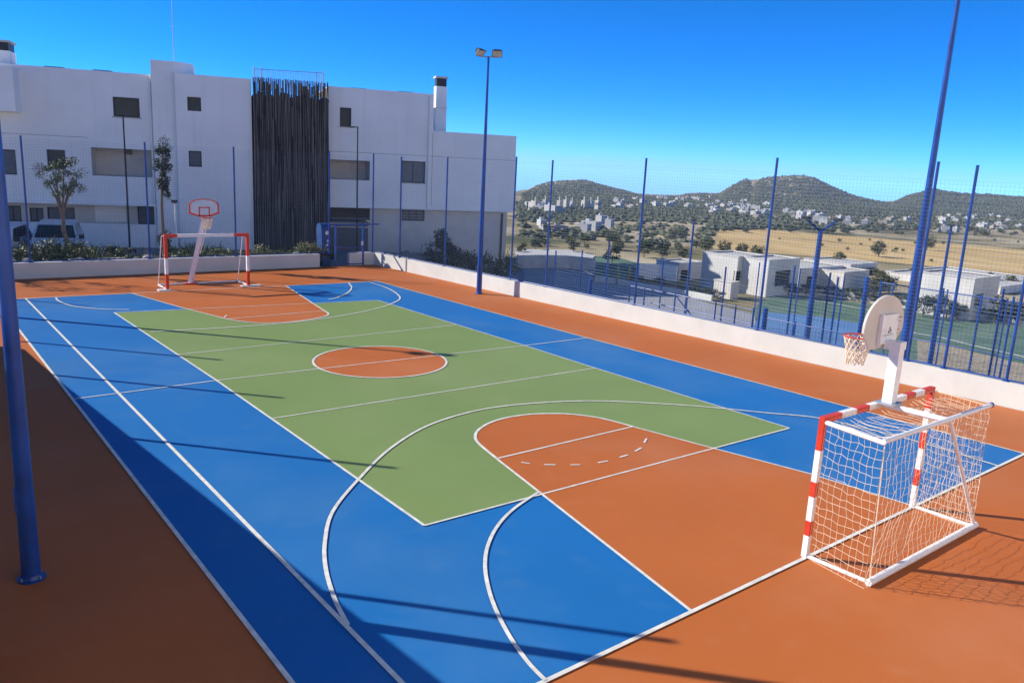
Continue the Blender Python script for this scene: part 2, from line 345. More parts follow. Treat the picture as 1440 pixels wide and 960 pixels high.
# ------------------------------------------------------------------ blue fences with wire mesh
def wires(mb, a, b, z0, z1, step, r, zstep=None):
    a, b = Vector((a[0], a[1], 0)), Vector((b[0], b[1], 0)); L = (b-a).length; t = (b-a)/L; n = int(L/step); zs = zstep or step
    rnd = random.Random(int(L*100))
    for i in range(n+1):
        p = a+t*(i*L/n); mb.tube((p.x, p.y, z0), (p.x, p.y, z1), r, n=3, cap=False)
    m_ = int((z1-z0)/zs)
    for j in range(m_+1):
        z = z0+(z1-z0)*j/m_; mb.tube((a.x, a.y, z), (b.x, b.y, z), r, n=3, cap=False)
def fence(name, label, pts, posts, z0, z1, step=.1, r=.0021, pr=.038, rails=(), z_post0=None, group=None, mesh=True, rail_r=.02):
    o = empty(name, (posts[0][0], posts[0][1], z0)); tag(o, label, 'fence', group)
    zb = z0 if z_post0 is None else z_post0
    for p in posts:
        m_ = MB(); h = p[2] if len(p) > 2 else z1; m_.tube((p[0], p[1], zb), (p[0], p[1], h), pr, n=10)
        m_.tube((p[0], p[1], h), (p[0], p[1], h+.015), pr+.006, n=10); m_.box((p[0]-.07, p[1]-.07, zb), (p[0]+.07, p[1]+.07, zb+.012))
        m_.build('post', 'pole', o, smooth=True)
    if mesh:
        m_ = MB()
        for a, b in zip(pts, pts[1:]): wires(m_, a, b, z0+.02, z1-.06, step, r)
        m_.build('wire_mesh', 'wire', o)
    for z in rails:
        m_ = MB()
        for a, b in zip(pts, pts[1:]): m_.tube((a[0], a[1], z), (b[0], b[1], z), rail_r, n=8)
        m_.build('rail', 'pole', o)
    return o
TOP = 5.5
rp = []
for (u, v, vt) in ((562,358,221),(625,375,221),(718,394,221),(767,407,226),(892,431,223),(1065,467,223),(1276,507,228),(1327,519,233),(1415,536,236)):
    p = at(u, v, .62); x = wx(p.y)+.1; q = at_x(u, v, x)
    zt = CAM.z; 
    # height from the measured top of the post
    best = min((abs((lambda P: 480-F*((P-CAM).dot(UP))/((P-CAM).dot(FW)))(Vector((x, q.y, z/50)))-vt), z/50) for z in range(200, 320))[1]
    rp.append((x, q.y, best))
rp.append((wx(-13.2)+.1, -13.2, 5.75)); rp.append((wx(-18)+.1, -18, 5.75))
RPTS = [(wx(18)+.1, 17.9)]+[(p[0], p[1]) for p in rp]
fence('mesh_fence', 'tall blue wire mesh fence standing on the sunlit wall on the right', [(wx(18.1)+.1, 18.1), (wx(-18)+.1, -18)], rp, .62, 5.5, rails=(.66,))
fp = [(-11.2, FWY+.12, 5.5), (at_y(43,372,FWY+.12).x, FWY+.12, 5.45), (at_y(211,366,FWY+.12).x, FWY+.12, 5.45), (at_y(332,360,FWY+.12).x, FWY+.12, 5.45), (at_y(463,355,FWY+.12).x, FWY+.12, 5.5), (9.5, FWY+.15, 5.5)]
fence('mesh_fence', 'tall blue wire mesh fence across the far end of the court before the white building', [(-14, FWY+.12), (9.6, FWY+.15)], fp, .62, 5.4, rails=(.66,))
lf = [(-10.05, -6.0), (-10.05, .3), (-10.05, 5.2), (-10.05, 9.1)]
fence('post_row', 'row of tall blue fence posts on the left wall casting long thin shadows', lf[:2], [(x, y, 5.6) for x, y in lf], 2.0, 5.6, mesh=False, pr=.05)

# far gate
gx0, gx1 = at_y(473,374,FWY).x, at_y(511,372,FWY).x
g = empty('court_gate', ((gx0+gx1)/2, FWY, 0)); tag(g, 'open blue steel gate frame in the gap of the far wall', 'gate')
for x in (gx0, gx1):
    m_ = MB(); m_.box((x-.04, FWY+.02, 0), (x+.04, FWY+.12, 2.08)); m_.build('gate_post', 'pole', g)
m_ = MB(); m_.box((gx0-.35, FWY+.03, 2.0), (gx1+.9, FWY+.11, 2.07)); m_.build('lintel', 'pole', g)
for z_ in (.05, .88):
    m_ = MB(); m_.box((gx0+.04, FWY+.03, z_), (gx1-.04, FWY+.09, z_+.05)); m_.build('rail', 'pole', g)
m_ = MB(); wires(m_, (gx0+.05, FWY+.06), (gx1-.05, FWY+.06), .1, .88, .1, .0025); m_.build('wire_mesh', 'wire', g)
m_ = MB(); m_.box((gx1-.12, FWY-.02, 1.0), (gx1-.02, FWY+.02, 1.2)); m_.build('latch', 'galv', g)

# ------------------------------------------------------------------ floodlight masts
def mast(loc, H, label, heads=True, r0=.105, r1=.045, aim=(-1, -.2)):
    o = empty('floodlight_mast', loc); tag(o, label, 'light mast', 'floodlight masts round the court')
    x, y, z = loc
    m_ = MB(); m_.tube((x, y, z), (x, y, z+H), r0, r1, n=16); m_.build('pole', 'pole', o, smooth=True)
    m_ = MB(); m_.tube((x, y, z), (x, y, z+.025), r0+.05, n=20); m_.tube((x, y, z+.025), (x, y, z+.07), r0+.02, r0+.004, n=20); m_.build('base_plate', 'pole', o)
    for i in range(4):
        a_ = i*math.pi/2+.6; m_ = MB(); m_.tube((x+math.cos(a_)*(r0+.03), y+math.sin(a_)*(r0+.03), z+.02), (x+math.cos(a_)*(r0+.03), y+math.sin(a_)*(r0+.03), z+.06), .012, n=6); m_.build('bolt', 'galv', o)
    m_ = MB(); m_.box((x-r0-.006, y-.05, z+.9), (x-r0*.6, y+.05, z+1.2)); m_.build('access_hatch', 'pole', o)
    if heads:
        a = Vector((RT.x, RT.y, 0)).normalized()
        m_ = MB(); m_.tube(Vector((x, y, z+H))-a*.33, Vector((x, y, z+H))+a*.33, .025, n=8); m_.build('crossarm', 'galv', o)
        for s in (-1, 1):
            c = Vector((x, y, z+H+.16))+a*s*.33; d = (Vector((-.35*s-.2, -.8, -.75))).normalized(); sd = d.cross(Vector((0, 0, 1))).normalized(); uu = sd.cross(d)
            h = MB(); cs = [(-1,-1),(1,-1),(1,1),(-1,1)]
            vs = [c+sd*i*.12+uu*j*.10-d*.10 for i, j in cs]+[c+sd*i*.2+uu*j*.15+d*.07 for i, j in cs]
            h.add(vs, [(3,2,1,0),(4,5,6,7),(0,1,5,4),(1,2,6,5),(2,3,7,6),(3,0,4,7)])
            for t_ in (-.12, -.04, .04, .12): h.prism([c+sd*t_-uu*.09-d*.10, c+sd*(t_+.015)-uu*.09-d*.10, c+sd*(t_+.015)+uu*.09-d*.10, c+sd*t_+uu*.09-d*.10], -d*.05)
            ho = h.build('floodlight', 'dark', o)
            l = MB(); l.add([c+sd*i*.18+uu*j*.13+d*.073 for i, j in cs], [(0, 1, 2, 3)]); l.build('lens', 'lens', ho)
            k_ = MB(); k_.path([Vector((x, y, z+H))+a*s*.33, c-d*.05], .018); k_.build('bracket', 'galv', ho)
    return o
m1 = at(673.5, 413)
mast((m1.x, m1.y, 0), 9.35, 'tall blue floodlight mast by the right wall, its two lamp heads against the sky', r0=.115, r1=.04)
P2 = at_x(1266, 520, 11.55)
mast((11.55, P2.y, -1.6), 14.6, 'very tall blue mast running out of the top of the photo behind the near hoop', r0=.125, r1=.04)
pl = at(44.7, 813)
mast((pl.x, pl.y, 0), 9.4, 'dark blue mast in the shade at the left edge of the photo', r0=.108, r1=.045)
mast((-9.33, 12.2, 0), 9.4, 'blue mast beyond the left edge at the far corner of the court', r0=.115, r1=.05)

# ------------------------------------------------------------------ goals
def netgrid(mb, P, nu, nv, r, seed, sag=.04):
    """P(u,v) -> point, wires along both directions with a slack wobble"""
    rnd = random.Random(seed); g = {}
    for i in range(nu+1):
        for j in range(nv+1):
            p = P(i/nu, j/nv); e = min(i, nu-i)*min(j, nv-j) > 0
            k_ = 1 if e else 0
            g[i, j] = p+Vector((rnd.uniform(-1, 1), rnd.uniform(-1, 1), rnd.uniform(-1, 1)))*.018*k_+Vector((noise.noise(p*1.3+Vector((seed, 0, 0))), noise.noise(p*1.3+Vector((0, seed, 3))), -.4))*sag*k_
    for i in range(nu+1):
        for j in range(nv+1):
            if i < nu: mb.tube(g[i, j], g[i+1, j], r, n=4, cap=False)
            if j < nv: mb.tube(g[i, j], g[i, j+1], r*1.15, n=4, cap=False)
def lerp(a, b, t): return a+(b-a)*t
def bands(mb, a, b, cuts, half, up=None):
    """square profile from a to b, colour index alternates red(1)/white(0) at the cuts (0..1)"""
    a, b = Vector(a), Vector(b)
    for t0, t1, c in cuts: mb.k = c; mb.tube(lerp(a, b, t0), lerp(a, b, t1), half, n=4, up=up or (0, 1, 0) if abs((b-a).normalized().y) < .9 else (1, 0, 0))
    mb.k = 0
H = 2.06; gy = -12.76; gxl, gxr = -.43, 2.78
tb = at(1245,620,H); rtip = at(1390,569,H); GB = -13.72
goal = empty('handball_goal', ((gxl+gxr)/2, gy, 0)); tag(goal, 'near red and white goal with a white cord net, carrying the near hoop', 'goal')
cutsP = [(0, .17, 0), (.17, .28, 1), (.28, .46, 0), (.46, .57, 1), (.57, .80, 0), (.80, 1, 1)]
for x in (gxl, gxr):
    m_ = MB(); bands(m_, (x, gy, 0), (x, gy, H-.04), cutsP if x == gxl else [(0, .2, 0), (.2, .34, 1), (.34, .52, 0), (.52, .66, 1), (.66, .86, 0), (.86, 1, 1)], .04); m_.build('post', ['white', 'red'], goal)
m_ = MB(); bands(m_, (gxl-.04, gy, H), (gxr+.04, gy, H), [(0, .14, 1), (.14, .26, 0), (.26, .37, 1), (.37, .49, 0), (.49, .59, 1), (.59, .71, 0), (.71, .80, 1), (.80, .89, 0), (.89, 1, 1)], .041); m_.build('crossbar', ['white', 'red'], goal)
ty = tb.y
m_ = MB(); m_.tube((gxl, gy-.04, H-.03), (tb.x, ty, H-.03), .035, n=10); m_.build('top_strut', 'white', goal, smooth=True)
SX = 1.12
m_ = MB(); m_.tube((SX, gy-.04, H+.0), (at(1328,588,H).x, ty, H-.02), .045, n=10); m_.build('top_strut', 'white', goal, smooth=True)
m_ = MB(); m_.tube((tb.x-.05, ty, H), (rtip.x, ty, H), .035, n=10); m_.build('rear_top_bar', 'white', goal, smooth=True)
m_ = MB(); m_.tube((rtip.x, ty, H), (rtip.x+.05, ty, H), .042, n=10); m_.build('end_cap', 'pole', goal)
for x in (gxl, gxr):
    m_ = MB(); m_.tube((x, gy-.04, .03), (x+.03, GB, .03), .03, n=10); m_.build('ground_bar', 'white', goal)
m_ = MB(); m_.tube((gxl-.03, GB, .05), (gxr+.1, GB, .05), .05, n=10); m_.build('rear_ground_bar', 'white', goal, smooth=True)
br = [at_y(1345,592,ty), Vector((gxr+.03, GB, .07))]
m_ = MB(); m_.tube((at(1345,591,H).x, ty, H-.02), (gxr+.02, GB, .07), .028, n=8); m_.build('rear_brace', 'white', goal, smooth=True)
m_ = MB(); m_.tube((tb.x, ty, H-.02), (gxl, GB, .07), .008, n=6); m_.build('rear_brace', 'net', goal)
m_ = MB(); R_ = .0020
yb = lambda z: lerp(GB, ty, z/H)
netgrid(m_, lambda u, v: Vector((lerp(gxl, tb.x, u), lerp(gy-.04, yb(v*H), u), v*(H-.02))), 9, 17, R_, 3, .05)
netgrid(m_, lambda u, v: Vector((lerp(gxr, lerp(gxr, rtip.x, v), u), lerp(gy-.04, yb(v*H), u), v*(H-.02))), 9, 17, R_, 8, .06)
netgrid(m_, lambda u, v: Vector((lerp(tb.x, lerp(gxr, rtip.x, v), u), yb(v*H)+.0, v*(H-.02))), 30, 17, R_, 5, .07)
netgrid(m_, lambda u, v: Vector((lerp(gxl, lerp(gxr, rtip.x, v), u), lerp(gy-.04, ty, v), H-.01)), 28, 6, R_, 7, .16)
m_.build('net', 'net', goal)
m_ = MB()


# near hoop, clamped to the top of the near goal
hp = empty('basketball_hoop', (SX, gy-.12, H)); tag(hp, 'near basketball hoop seen from behind, white post fixed on top of the near goal', 'basketball hoop')
m_ = MB(); m_.box((SX-.075, gy-.20, H+.03), (SX+.075, gy-.05, H+.86)); m_.build('post', 'white', hp)
m_ = MB(); m_.box((SX-.16, gy-.26, H+.035), (SX+.16, gy+.02, H+.06)); m_.build('mounting_plate', 'galv', hp)
m_ = MB(); m_.prism([(SX-.09, gy-.21, H+.86), (SX-.09, gy+.03, H+.84), (SX-.09, gy+.03, H+.97), (SX-.09, gy-.21, H+.98)], (.18, 0, 0)); m_.build('arm', 'white', hp)
BY = gy+.07; BX = SX-.08; BZ = H+.97
def fan(cx, y, z0, w_, h, n=22):
    pts = [(cx-w_*.30, y, z0-.12), (cx+w_*.30, y, z0-.12), (cx+w_*.5, y, z0+.14)]
    for i in range(n+1):
        a = math.pi*i/n; pts.append((cx+math.cos(a)*w_*.5, y, z0+.20+math.sin(a)*(h-.20)))
    pts.append((cx-w_*.5, y, z0+.14)); return pts
m_ = MB(); m_.prism(fan(BX, BY, BZ, 1.14, .66), (0, .035, 0)); bb = m_.build('backboard', 'board', hp)
m_ = MB(); m_.box((BX-.16, BY-.05, BZ-.05), (BX+.30, BY-.005, BZ+.38)); m_.box((BX-.18, BY-.06, BZ-.06), (BX-.155, BY-.004, BZ+.40)); m_.build('back_panel', 'white', bb)
m_ = MB()
def seg2(mb, pts, y, ox, oz, s, wd=.008):
    for (a, b), (c, d) in zip(pts, pts[1:]): mb.tube((ox+a*s, y, oz+b*s), (ox+c*s, y, oz+d*s), wd, n=4)
seg2(m_, [(0, 0), (.5, 1), (1, 0), (0, 0), (1, .45), (.25, .5)], BY-.053, BX+.03, BZ+.11, .09, .0028); seg2(m_, [(0, 0), (1, 0)], BY-.053, BX-.08, BZ+.08, .26, .0028); m_.build('logo', 'shutter', bb)
m_ = MB(); seg2(m_, [(1, 1), (.4, 1.1), (0, .6), (.2, .1), (.9, 0)], BY-.004, BX+.38, BZ+.06, .06, .005); m_.build('sticker', 'red', bb)
m_ = MB()
rnd = random.Random(4)
for i in range(6): seg2(m_, [(0, 0), (rnd.uniform(.3, 1), rnd.uniform(-.3, .3))], BY-.003, BX+.36+.05*(i % 3), BZ+.25+.06*(i//3), .03, .004)
m_.build('small_print', 'dark', bb)
def rim(parent, cx, y0, z, ydir, R=.21, net=True, seed=1):
    m_ = MB(); c = Vector((cx, y0+ydir*(R+.12), z)); n = 20
    pts = [c+Vector((math.cos(2*math.pi*i/n)*R, math.sin(2*math.pi*i/n)*R, 0)) for i in range(n+1)]; m_.path(pts, .012, 6)
    m_.box((cx-.08, min(y0, y0+ydir*.13), z-.05), (cx+.08, max(y0, y0+ydir*.13), z+.01)); r_ = m_.build('rim', 'red', parent)
    if net:
        k_ = MB(); rn = random.Random(seed); N = 14; L = 6; rows = []
        for j in range(L+1):
            t = j/L; rr = R*(1-.42*t**.8); rows.append([c+Vector((math.cos(2*math.pi*(i+.5*(j % 2))/N)*rr+rn.uniform(-.01, .01), math.sin(2*math.pi*(i+.5*(j % 2))/N)*rr, -.42*t+rn.uniform(-.012, .012))) for i in range(N)])
        for j in range(L):
            for i in range(N):
                k_.tube(rows[j][i], rows[j+1][i], .007, n=4, cap=False); k_.tube(rows[j][i], rows[j+1][(i+(1 if j % 2 else -1)) % N], .007, n=4, cap=False)
        k_.build('net', 'net', r_)
rim(hp, BX, BY+.035, BZ-.02, 1)

# far goal
fgl, fgr, fy = at(236,408.5), at(350,402.5), None
fy = (fgl.y+fgr.y)/2; xl, xr = fgl.x, fgr.x
goal = empty('handball_goal', ((xl+xr)/2, fy, 0)); tag(goal, 'far red and white goal in front of the shaded white wall', 'goal')
for x in (xl, xr):
    m_ = MB()
    for z0, z1, c in ((0, .62, 1), (.62, 1.22, 0), (1.22, 2.0, 1)): m_.k = c; m_.box((x-.055, fy, z0), (x+.055, fy+.12, z1))
    m_.build('post', ['white', 'red'], goal)
m_ = MB()
for t0, t1, c in ((-.055, .42, 1), (.42, xr-xl-.55, 0), (xr-xl-.55, xr-xl+.055, 1)): m_.k = c; m_.box((xl+t0, fy-.001, 2.0), (xl+t1, fy+.12, 2.12))
m_.build('crossbar', ['white', 'red'], goal)
m_ = MB(); m_.box((xl-.35, fy-.12, .006), (xl+.12, fy+.2, .05)); m_.build('foot_plate', 'white', goal)
m_ = MB(); m_.box((xr-.3, fy-.06, .006), (xr+.5, fy+.12, .04)); m_.build('foot_plate', 'white', goal)
rb = fy+1.25
for x in (xl, xr):
    m_ = MB(); m_.tube((x, fy+.12, .04), (x, rb, .04), .035, n=8); m_.build('ground_bar', 'white', goal)
    m_ = MB(); m_.path([(x, fy+.12, 2.06), (x, fy+.55, 2.0), (x, rb, .05)], .016); m_.build('rear_brace', 'white', goal)
m_ = MB(); m_.tube((xl, rb, .04), (xr, rb, .04), .035, n=8); m_.build('rear_ground_bar', 'white', goal)

# far hoop
fx = at(267,387).x; fpt = Vector((at_y(267,387,rb+.1).x, rb+.1, 0))
top = at_y(287.5, 304, 14.1)
hp = empty('basketball_hoop', (fpt.x, fpt.y, 0)); tag(hp, 'far basketball hoop, red rimmed board on a leaning white pole behind the far goal', 'basketball hoop')
m_ = MB(); m_.tube(fpt, top, .075, .065, n=4); m_.build('pole', 'white', hp)
m_ = MB(); m_.tube(lerp(fpt, top, .45)+Vector((.12, -.05, 0)), top+Vector((.17, -.05, .02)), .022, n=6); m_.build('stay', 'white', hp)
m_ = MB(); m_.box((fpt.x-.25, fpt.y-.2, .001), (fpt.x+.25, fpt.y+.2, .06)); m_.build('base_plate', 'red', hp)
by = 14.0; bL, bR = at_y(265.5, 292, by), at_y(308, 290, by); bz0 = at_y(287, 304, by).z; bz1 = at_y(287, 279.5, by).z
cx = (bL.x+bR.x)/2; hw = (bR.x-bL.x)/2
def outl(s, dz=0):
    zz = bz0+.12; h_ = bz1-bz0
    pts = [(cx-.42*hw*s, bz0-.02+dz), (cx+.42*hw*s, bz0-.02+dz), (cx+.62*hw*s, bz0+.02+dz), (cx+hw*s, bz0+.10+dz)]
    pts += [(cx+hw*s, bz0+h_*.62)]+[(cx+math.cos(a)*hw*s, bz0+h_*.62+math.sin(a)*(h_*.38-(1-s)*.35)) for a in [math.pi*i/12 for i in range(1, 12)]]+[(cx-hw*s, bz0+h_*.62)]
    pts += [(cx-hw*s, bz0+.10+dz), (cx-.62*hw*s, bz0+.02+dz)]; return pts
o1, o2 = outl(1), outl(.9, .06)
m_ = MB(); n = len(o1)
for i in range(n):
    j = (i+1) % n; a, b, c, d = o1[i], o1[j], o2[j], o2[i]
    m_.prism([(p[0], by, p[1]) for p in (a, b, c, d)], (0, .035, 0))
bb = m_.build('board_frame', 'red', hp)
m_ = MB(); m_.prism([(p[0], by+.012, p[1]) for p in o2], (0, .01, 0)); m_.build('board_panel', 'clear', bb)
m_ = MB(); q0, q1 = at_y(279.5, 291, by-.01), at_y(295.5, 304, by-.01)
for (xa, za, xb, zb) in ((q0.x, q0.z, q1.x, q0.z-.045), (q0.x, q1.z, q1.x, q1.z+.045), (q0.x, q1.z, q0.x+.045, q0.z), (q1.x-.045, q1.z, q1.x, q0.z)):
    m_.box((min(xa, xb), by-.012, min(za, zb)), (max(xa, xb), by-.002, max(za, zb)))
m_.build('target_square', 'red', bb)
rim(hp, cx-.02, by-.012, bz0-.04, -1, R=.225, seed=5)

# ------------------------------------------------------------------ white apartment building
ANG = rad(-19); FD = Vector((math.cos(ANG), math.sin(ANG), 0)); FN = Vector((-math.sin(ANG), math.cos(ANG), 0)); FO = Vector((4, 27.9, 0))
def fac(u, v, off=0):
    d = ray(u, v); t = ((FO+FN*off-CAM).dot(FN))/d.dot(FN); X = CAM+d*t; return ((X-FO).dot(FD), X.z)
BM = Matrix.Translation(FO) @ Matrix.Rotation(ANG, 4, 'Z')
def L2W(mb): mb.v = [BM @ p for p in mb.v]; return mb
def wall_holes(mb, s0, s1, z0, z1, holes, y0=0, th=.3):
    S = sorted({s0, s1, *[h[0] for h in holes], *[h[2] for h in holes]}); Zs = sorted({z0, z1, *[h[1] for h in holes], *[h[3] for h in holes]})
    S = [s for s in S if s0 <= s <= s1]; Zs = [z for z in Zs if z0 <= z <= z1]
    for a, b in zip(S, S[1:]):
        for c, d in zip(Zs, Zs[1:]):
            mx, mz = (a+b)/2, (c+d)/2
            if any(h[0] < mx < h[2] and h[1] < mz < h[3] for h in holes): continue
            mb.add([(a, y0, c), (b, y0, c), (b, y0, d), (a, y0, d)], [(0, 1, 2, 3)])
    for h in holes:
        a, c, b, d = h[:4]
        mb.add([(a, y0, c), (b, y0, c), (b, y0, d), (a, y0, d), (a, y0+th, c), (b, y0+th, c), (b, y0+th, d), (a, y0+th, d)], [(0, 4, 5, 1), (1, 5, 6, 2), (2, 6, 7, 3), (3, 7, 4, 0)])
bld = empty('apartment_building', FO, ANG); tag(bld, 'long white modern apartment block with a dark slatted stair screen behind the court', 'building')
def rect(u0, v0, u1, v1, off=0):
    a, b = fac(u0, v0, off), fac(u1, v1, off); return (min(a[0], b[0]), min(a[1], b[1]), max(a[0], b[0]), max(a[1], b[1]))
wins = []
def window(r, y0=0, kind='glass', parent=None, dep=.18, nv=1):
    s0, z0, s1, z1 = r; p = parent or bld
    m_ = MB(); t = .06
    for a, b in (((s0, y0+dep, z0), (s0+t, y0+dep+.06, z1)), ((s1-t, y0+dep, z0), (s1, y0+dep+.06, z1)), ((s0+t, y0+dep, z0), (s1-t, y0+dep+.06, z0+t)), ((s0+t, y0+dep, z1-t), (s1-t, y0+dep+.06, z1))): m_.box(a, b)
    for i in range(1, nv): sx = s0+(s1-s0)*i/nv; m_.box((sx-.025, y0+dep, z0+t), (sx+.025, y0+dep+.05, z1-t))
    w_ = L2W(m_).build('window', 'dark', p)
    m_ = MB(); m_.box((s0+t, y0+dep+.03, z0+t), (s1-t, y0+dep+.05, z1-t)); L2W(m_).build('pane', kind, w_)
RZ = 9.0; LZ0, LZ1 = 2.25, 2.5
sL, sT0, sT1, s4, s5, s5b, s6b, s7b = -20., -2.1, -.99, 2.91, 3.0, 7.12, 13.2, 18.5
# left wing
h1 = rect(158,136,197,166); h2 = (fac(0,212)[0]-1.0, fac(0,245)[1], fac(24,245)[0], fac(24,211)[1]); h3 = rect(65,210,93,238); h4 = rect(127,203,217,250); h4 = (h4[0], h4[1], sT0-.02, h4[3]-.15)
m_ = MB(); wall_holes(m_, sL, sT0, LZ0, 8.94, [h1, h2, h3, (h4[0], h4[1], h4[2], h4[3])], 0, .22)
m_.box((sL, .0, 8.94), (sT0, 10, 9.0)); m_.box((sL, .25, LZ0-.12), (sT0, 10, LZ0)); L2W(m_).build('left_wing_wall', 'stucco', bld)
window(h1, 0, 'glass'); window(h2, 0, 'shutter'); window(h3, 0, 'glass')
m_ = MB(); m_.box((h4[0]-.2, 1.5, h4[1]-.1), (h4[2], 1.6, h4[3]+.3)); m_.box((h4[0]-.05, .22, h4[1]-.15), (h4[2], 1.5, h4[1])); m_.box((h4[0]-.1, .22, h4[1]), (h4[0], 1.5, h4[3]+.2)); m_.box((h4[0]-.05, .22, h4[3]), (h4[2], 1.5, h4[3]+.15)); L2W(m_).build('loggia', 'cream', bld)
m_ = MB(); a = fac(170,208); m_.box((a[0], 1.44, a[1]-.35), (a[0]+.4, 1.498, a[1]-.02)); L2W(m_).build('lamp_box', 'bark', bld)
m_ = MB(); m_.box((sL, -.12, LZ0-.12), (sT0, 0, LZ0+.03)); L2W(m_).build('ledge', 'stucco', bld)
# ground floor, set back
m_ = MB(); gw = [rect(60//1,290,82,312,1.2), rect(14,289,30,313,1.2), rect(90,291,104,312,1.2), rect(193,286,218,314,1.2)]
gw = [rect(5,289,31,313,1.2), rect(41,292,62,312,1.2), rect(66,291,106,313,1.2), rect(193,288,219,316,1.2)]
wall_holes(m_, sL, sT0+.6, -.3, LZ0-.12, gw, 1.2, .2); L2W(m_).build('ground_floor_wall', 'cream', bld)
for r in gw: window(r, 1.2, 'shutter', nv=2, dep=.1)
m_ = MB(); a = rect(133,288,178,313,1.2); m_.box((a[0], 1.17, a[1]), (a[2], 1.198, a[3])); L2W(m_).build('roller_door', 'stucco', bld)
m_ = MB(); pz = fac(60,314)[1]; m_.box((sL, -.05, -.3), (sT0+.3, .12, pz)); m_.box((sL, -.08, pz), (sT0+.3, .15, pz+.05)); L2W(m_).build('terrace_parapet', 'stucco', bld)
# far-left block
a = fac(17,93,-1.2); b = fac(17,157,-1.2); m_ = MB(); m_.box((sL, -1.2, b[1]), (a[0], 0, a[1]+0)); L2W(m_).build('projecting_block', 'stucco', bld)
a = fac(12,57,.5); m_ = MB(); m_.box((a[0]-1.4, .5, 9.0), (a[0], 1.9, a[1]-.5)); ch = L2W(m_).build('chimney', 'stucco', bld)
m_ = MB(); m_.box((a[0]-1.35, .55, a[1]-.5), (a[0]-.05, 1.85, a[1]-.1)); L2W(m_).build('cowl', 'dark', ch); m_ = MB(); m_.box((a[0]-1.45, .45, a[1]-.1), (a[0]+.05, 1.95, a[1])); L2W(m_).build('cap', 'kerb', ch)
# curved stair tower
m_ = MB(); tz = 9.75; n = 14; cxs, rr = -1.3, .82
P = [(sT0, -.02)]+[(sT0+.5, -.02)]
pts = [(-2.12, 3.0), (-2.12, -.25), (-1.15, -.25)]+[(-1.15+1.1*math.sin(math.pi/2*i/n), .9-1.15*math.cos(math.pi/2*i/n)) for i in range(1, n+1)]+[(-.05, 3.0)]
m_.prism([(x, y, -.3) for x, y in pts], (0, 0, tz+.3)); L2W(m_).build('stair_tower', 'stucco', bld, smooth=False)
# middle block
off4 = -.55
sA, zA = fac(245,104,off4); sB, _ = fac(353,112,off4)
hA = rect(263,136,283,157,off4); hB = rect(265,212,284,235,off4)
m_ = MB(); wall_holes(m_, sA, sB, -.3, zA, [hA, hB], off4, .2); m_.box((sA, off4+.001, zA-.001), (sB, 8, zA+.05))
m_.add([(sA, off4, -.3), (sA, 8, -.3), (sA, 8, zA), (sA, off4, zA)], [(3, 2, 1, 0)]); m_.add([(sB, off4, -.3), (sB, 8, -.3), (sB, 8, zA), (sB, off4, zA)], [(0, 1, 2, 3)])
L2W(m_).build('middle_block_wall', 'stucco', bld); window(hA, off4, 'glass'); window(hB, off4, 'shutter')
# dark slatted screen
off5 = -.75; r5 = rect(355,108,463,356,off5); s0, s1 = r5[0], r5[2]; zt = r5[3]
rnd = random.Random(12); m_ = MB(); sx = s0+.02
while sx < s1-.05:
    wd = rnd.uniform(.022, .038); zz = -.2; x = sx; tp = zt+rnd.uniform(-.04, .03)
    while zz < tp-.05:                # each batten leans a little, storey by storey
        h_ = min(rnd.uniform(1.5, 3.2), tp-zz); x2 = sx+rnd.uniform(-.03, .03)
        yo = off5+rnd.uniform(-.03, .05); t_ = .04
        m_.add([(x, yo, zz), (x+wd, yo, zz), (x2+wd, yo, zz+h_), (x2, yo, zz+h_), (x, yo+t_, zz), (x+wd, yo+t_, zz), (x2+wd, yo+t_, zz+h_), (x2, yo+t_, zz+h_)], [(0,1,2,3),(7,6,5,4),(1,5,6,2),(0,3,7,4),(3,2,6,7)])
        zz += h_; x = x2
    sx += wd+rnd.uniform(.006, .022)
L2W(m_).build('slatted_screen', 'slat', bld)
m_ = MB(); sx = s0+.05
while sx < s1-.1: m_.box((sx, off5+.35, -.3), (sx+.07, off5+.5, zt-rnd.choice([.12, .2, .3, .5, .8, 1.0])*rnd.uniform(.8, 1.1))); sx += .07
m_.box((s0, off5+.3, -.3), (s0+.1, 4, zt-.9)); m_.box((s1-.1, off5+.3, -.3), (s1, 4, zt-.9))
for z_ in (2.2, 5.2, 8.2): m_.box((s0, off5+.08, z_), (s1, off5+.34, z_+.12))
L2W(m_).build('screen_backing', 'slatback', bld)
m_ = MB(); a, b = fac(357,97,1.0), fac(455,103,1.0); zr0 = 8.7
for i in range(30):
    s_ = lerp(a[0], b[0], i/29); m_.tube((s_, 1.0, zr0), (s_, 1.0, lerp(a[1], b[1], i/29)+(.12 if i in (0, 3, 26, 29) else 0)), .012 if i not in (0, 3, 26, 29) else .03, n=4)
m_.tube((a[0], 1.0, a[1]), (b[0], 1.0, b[1]), .018, n=6); L2W(m_).build('roof_railing', 'galv', bld)
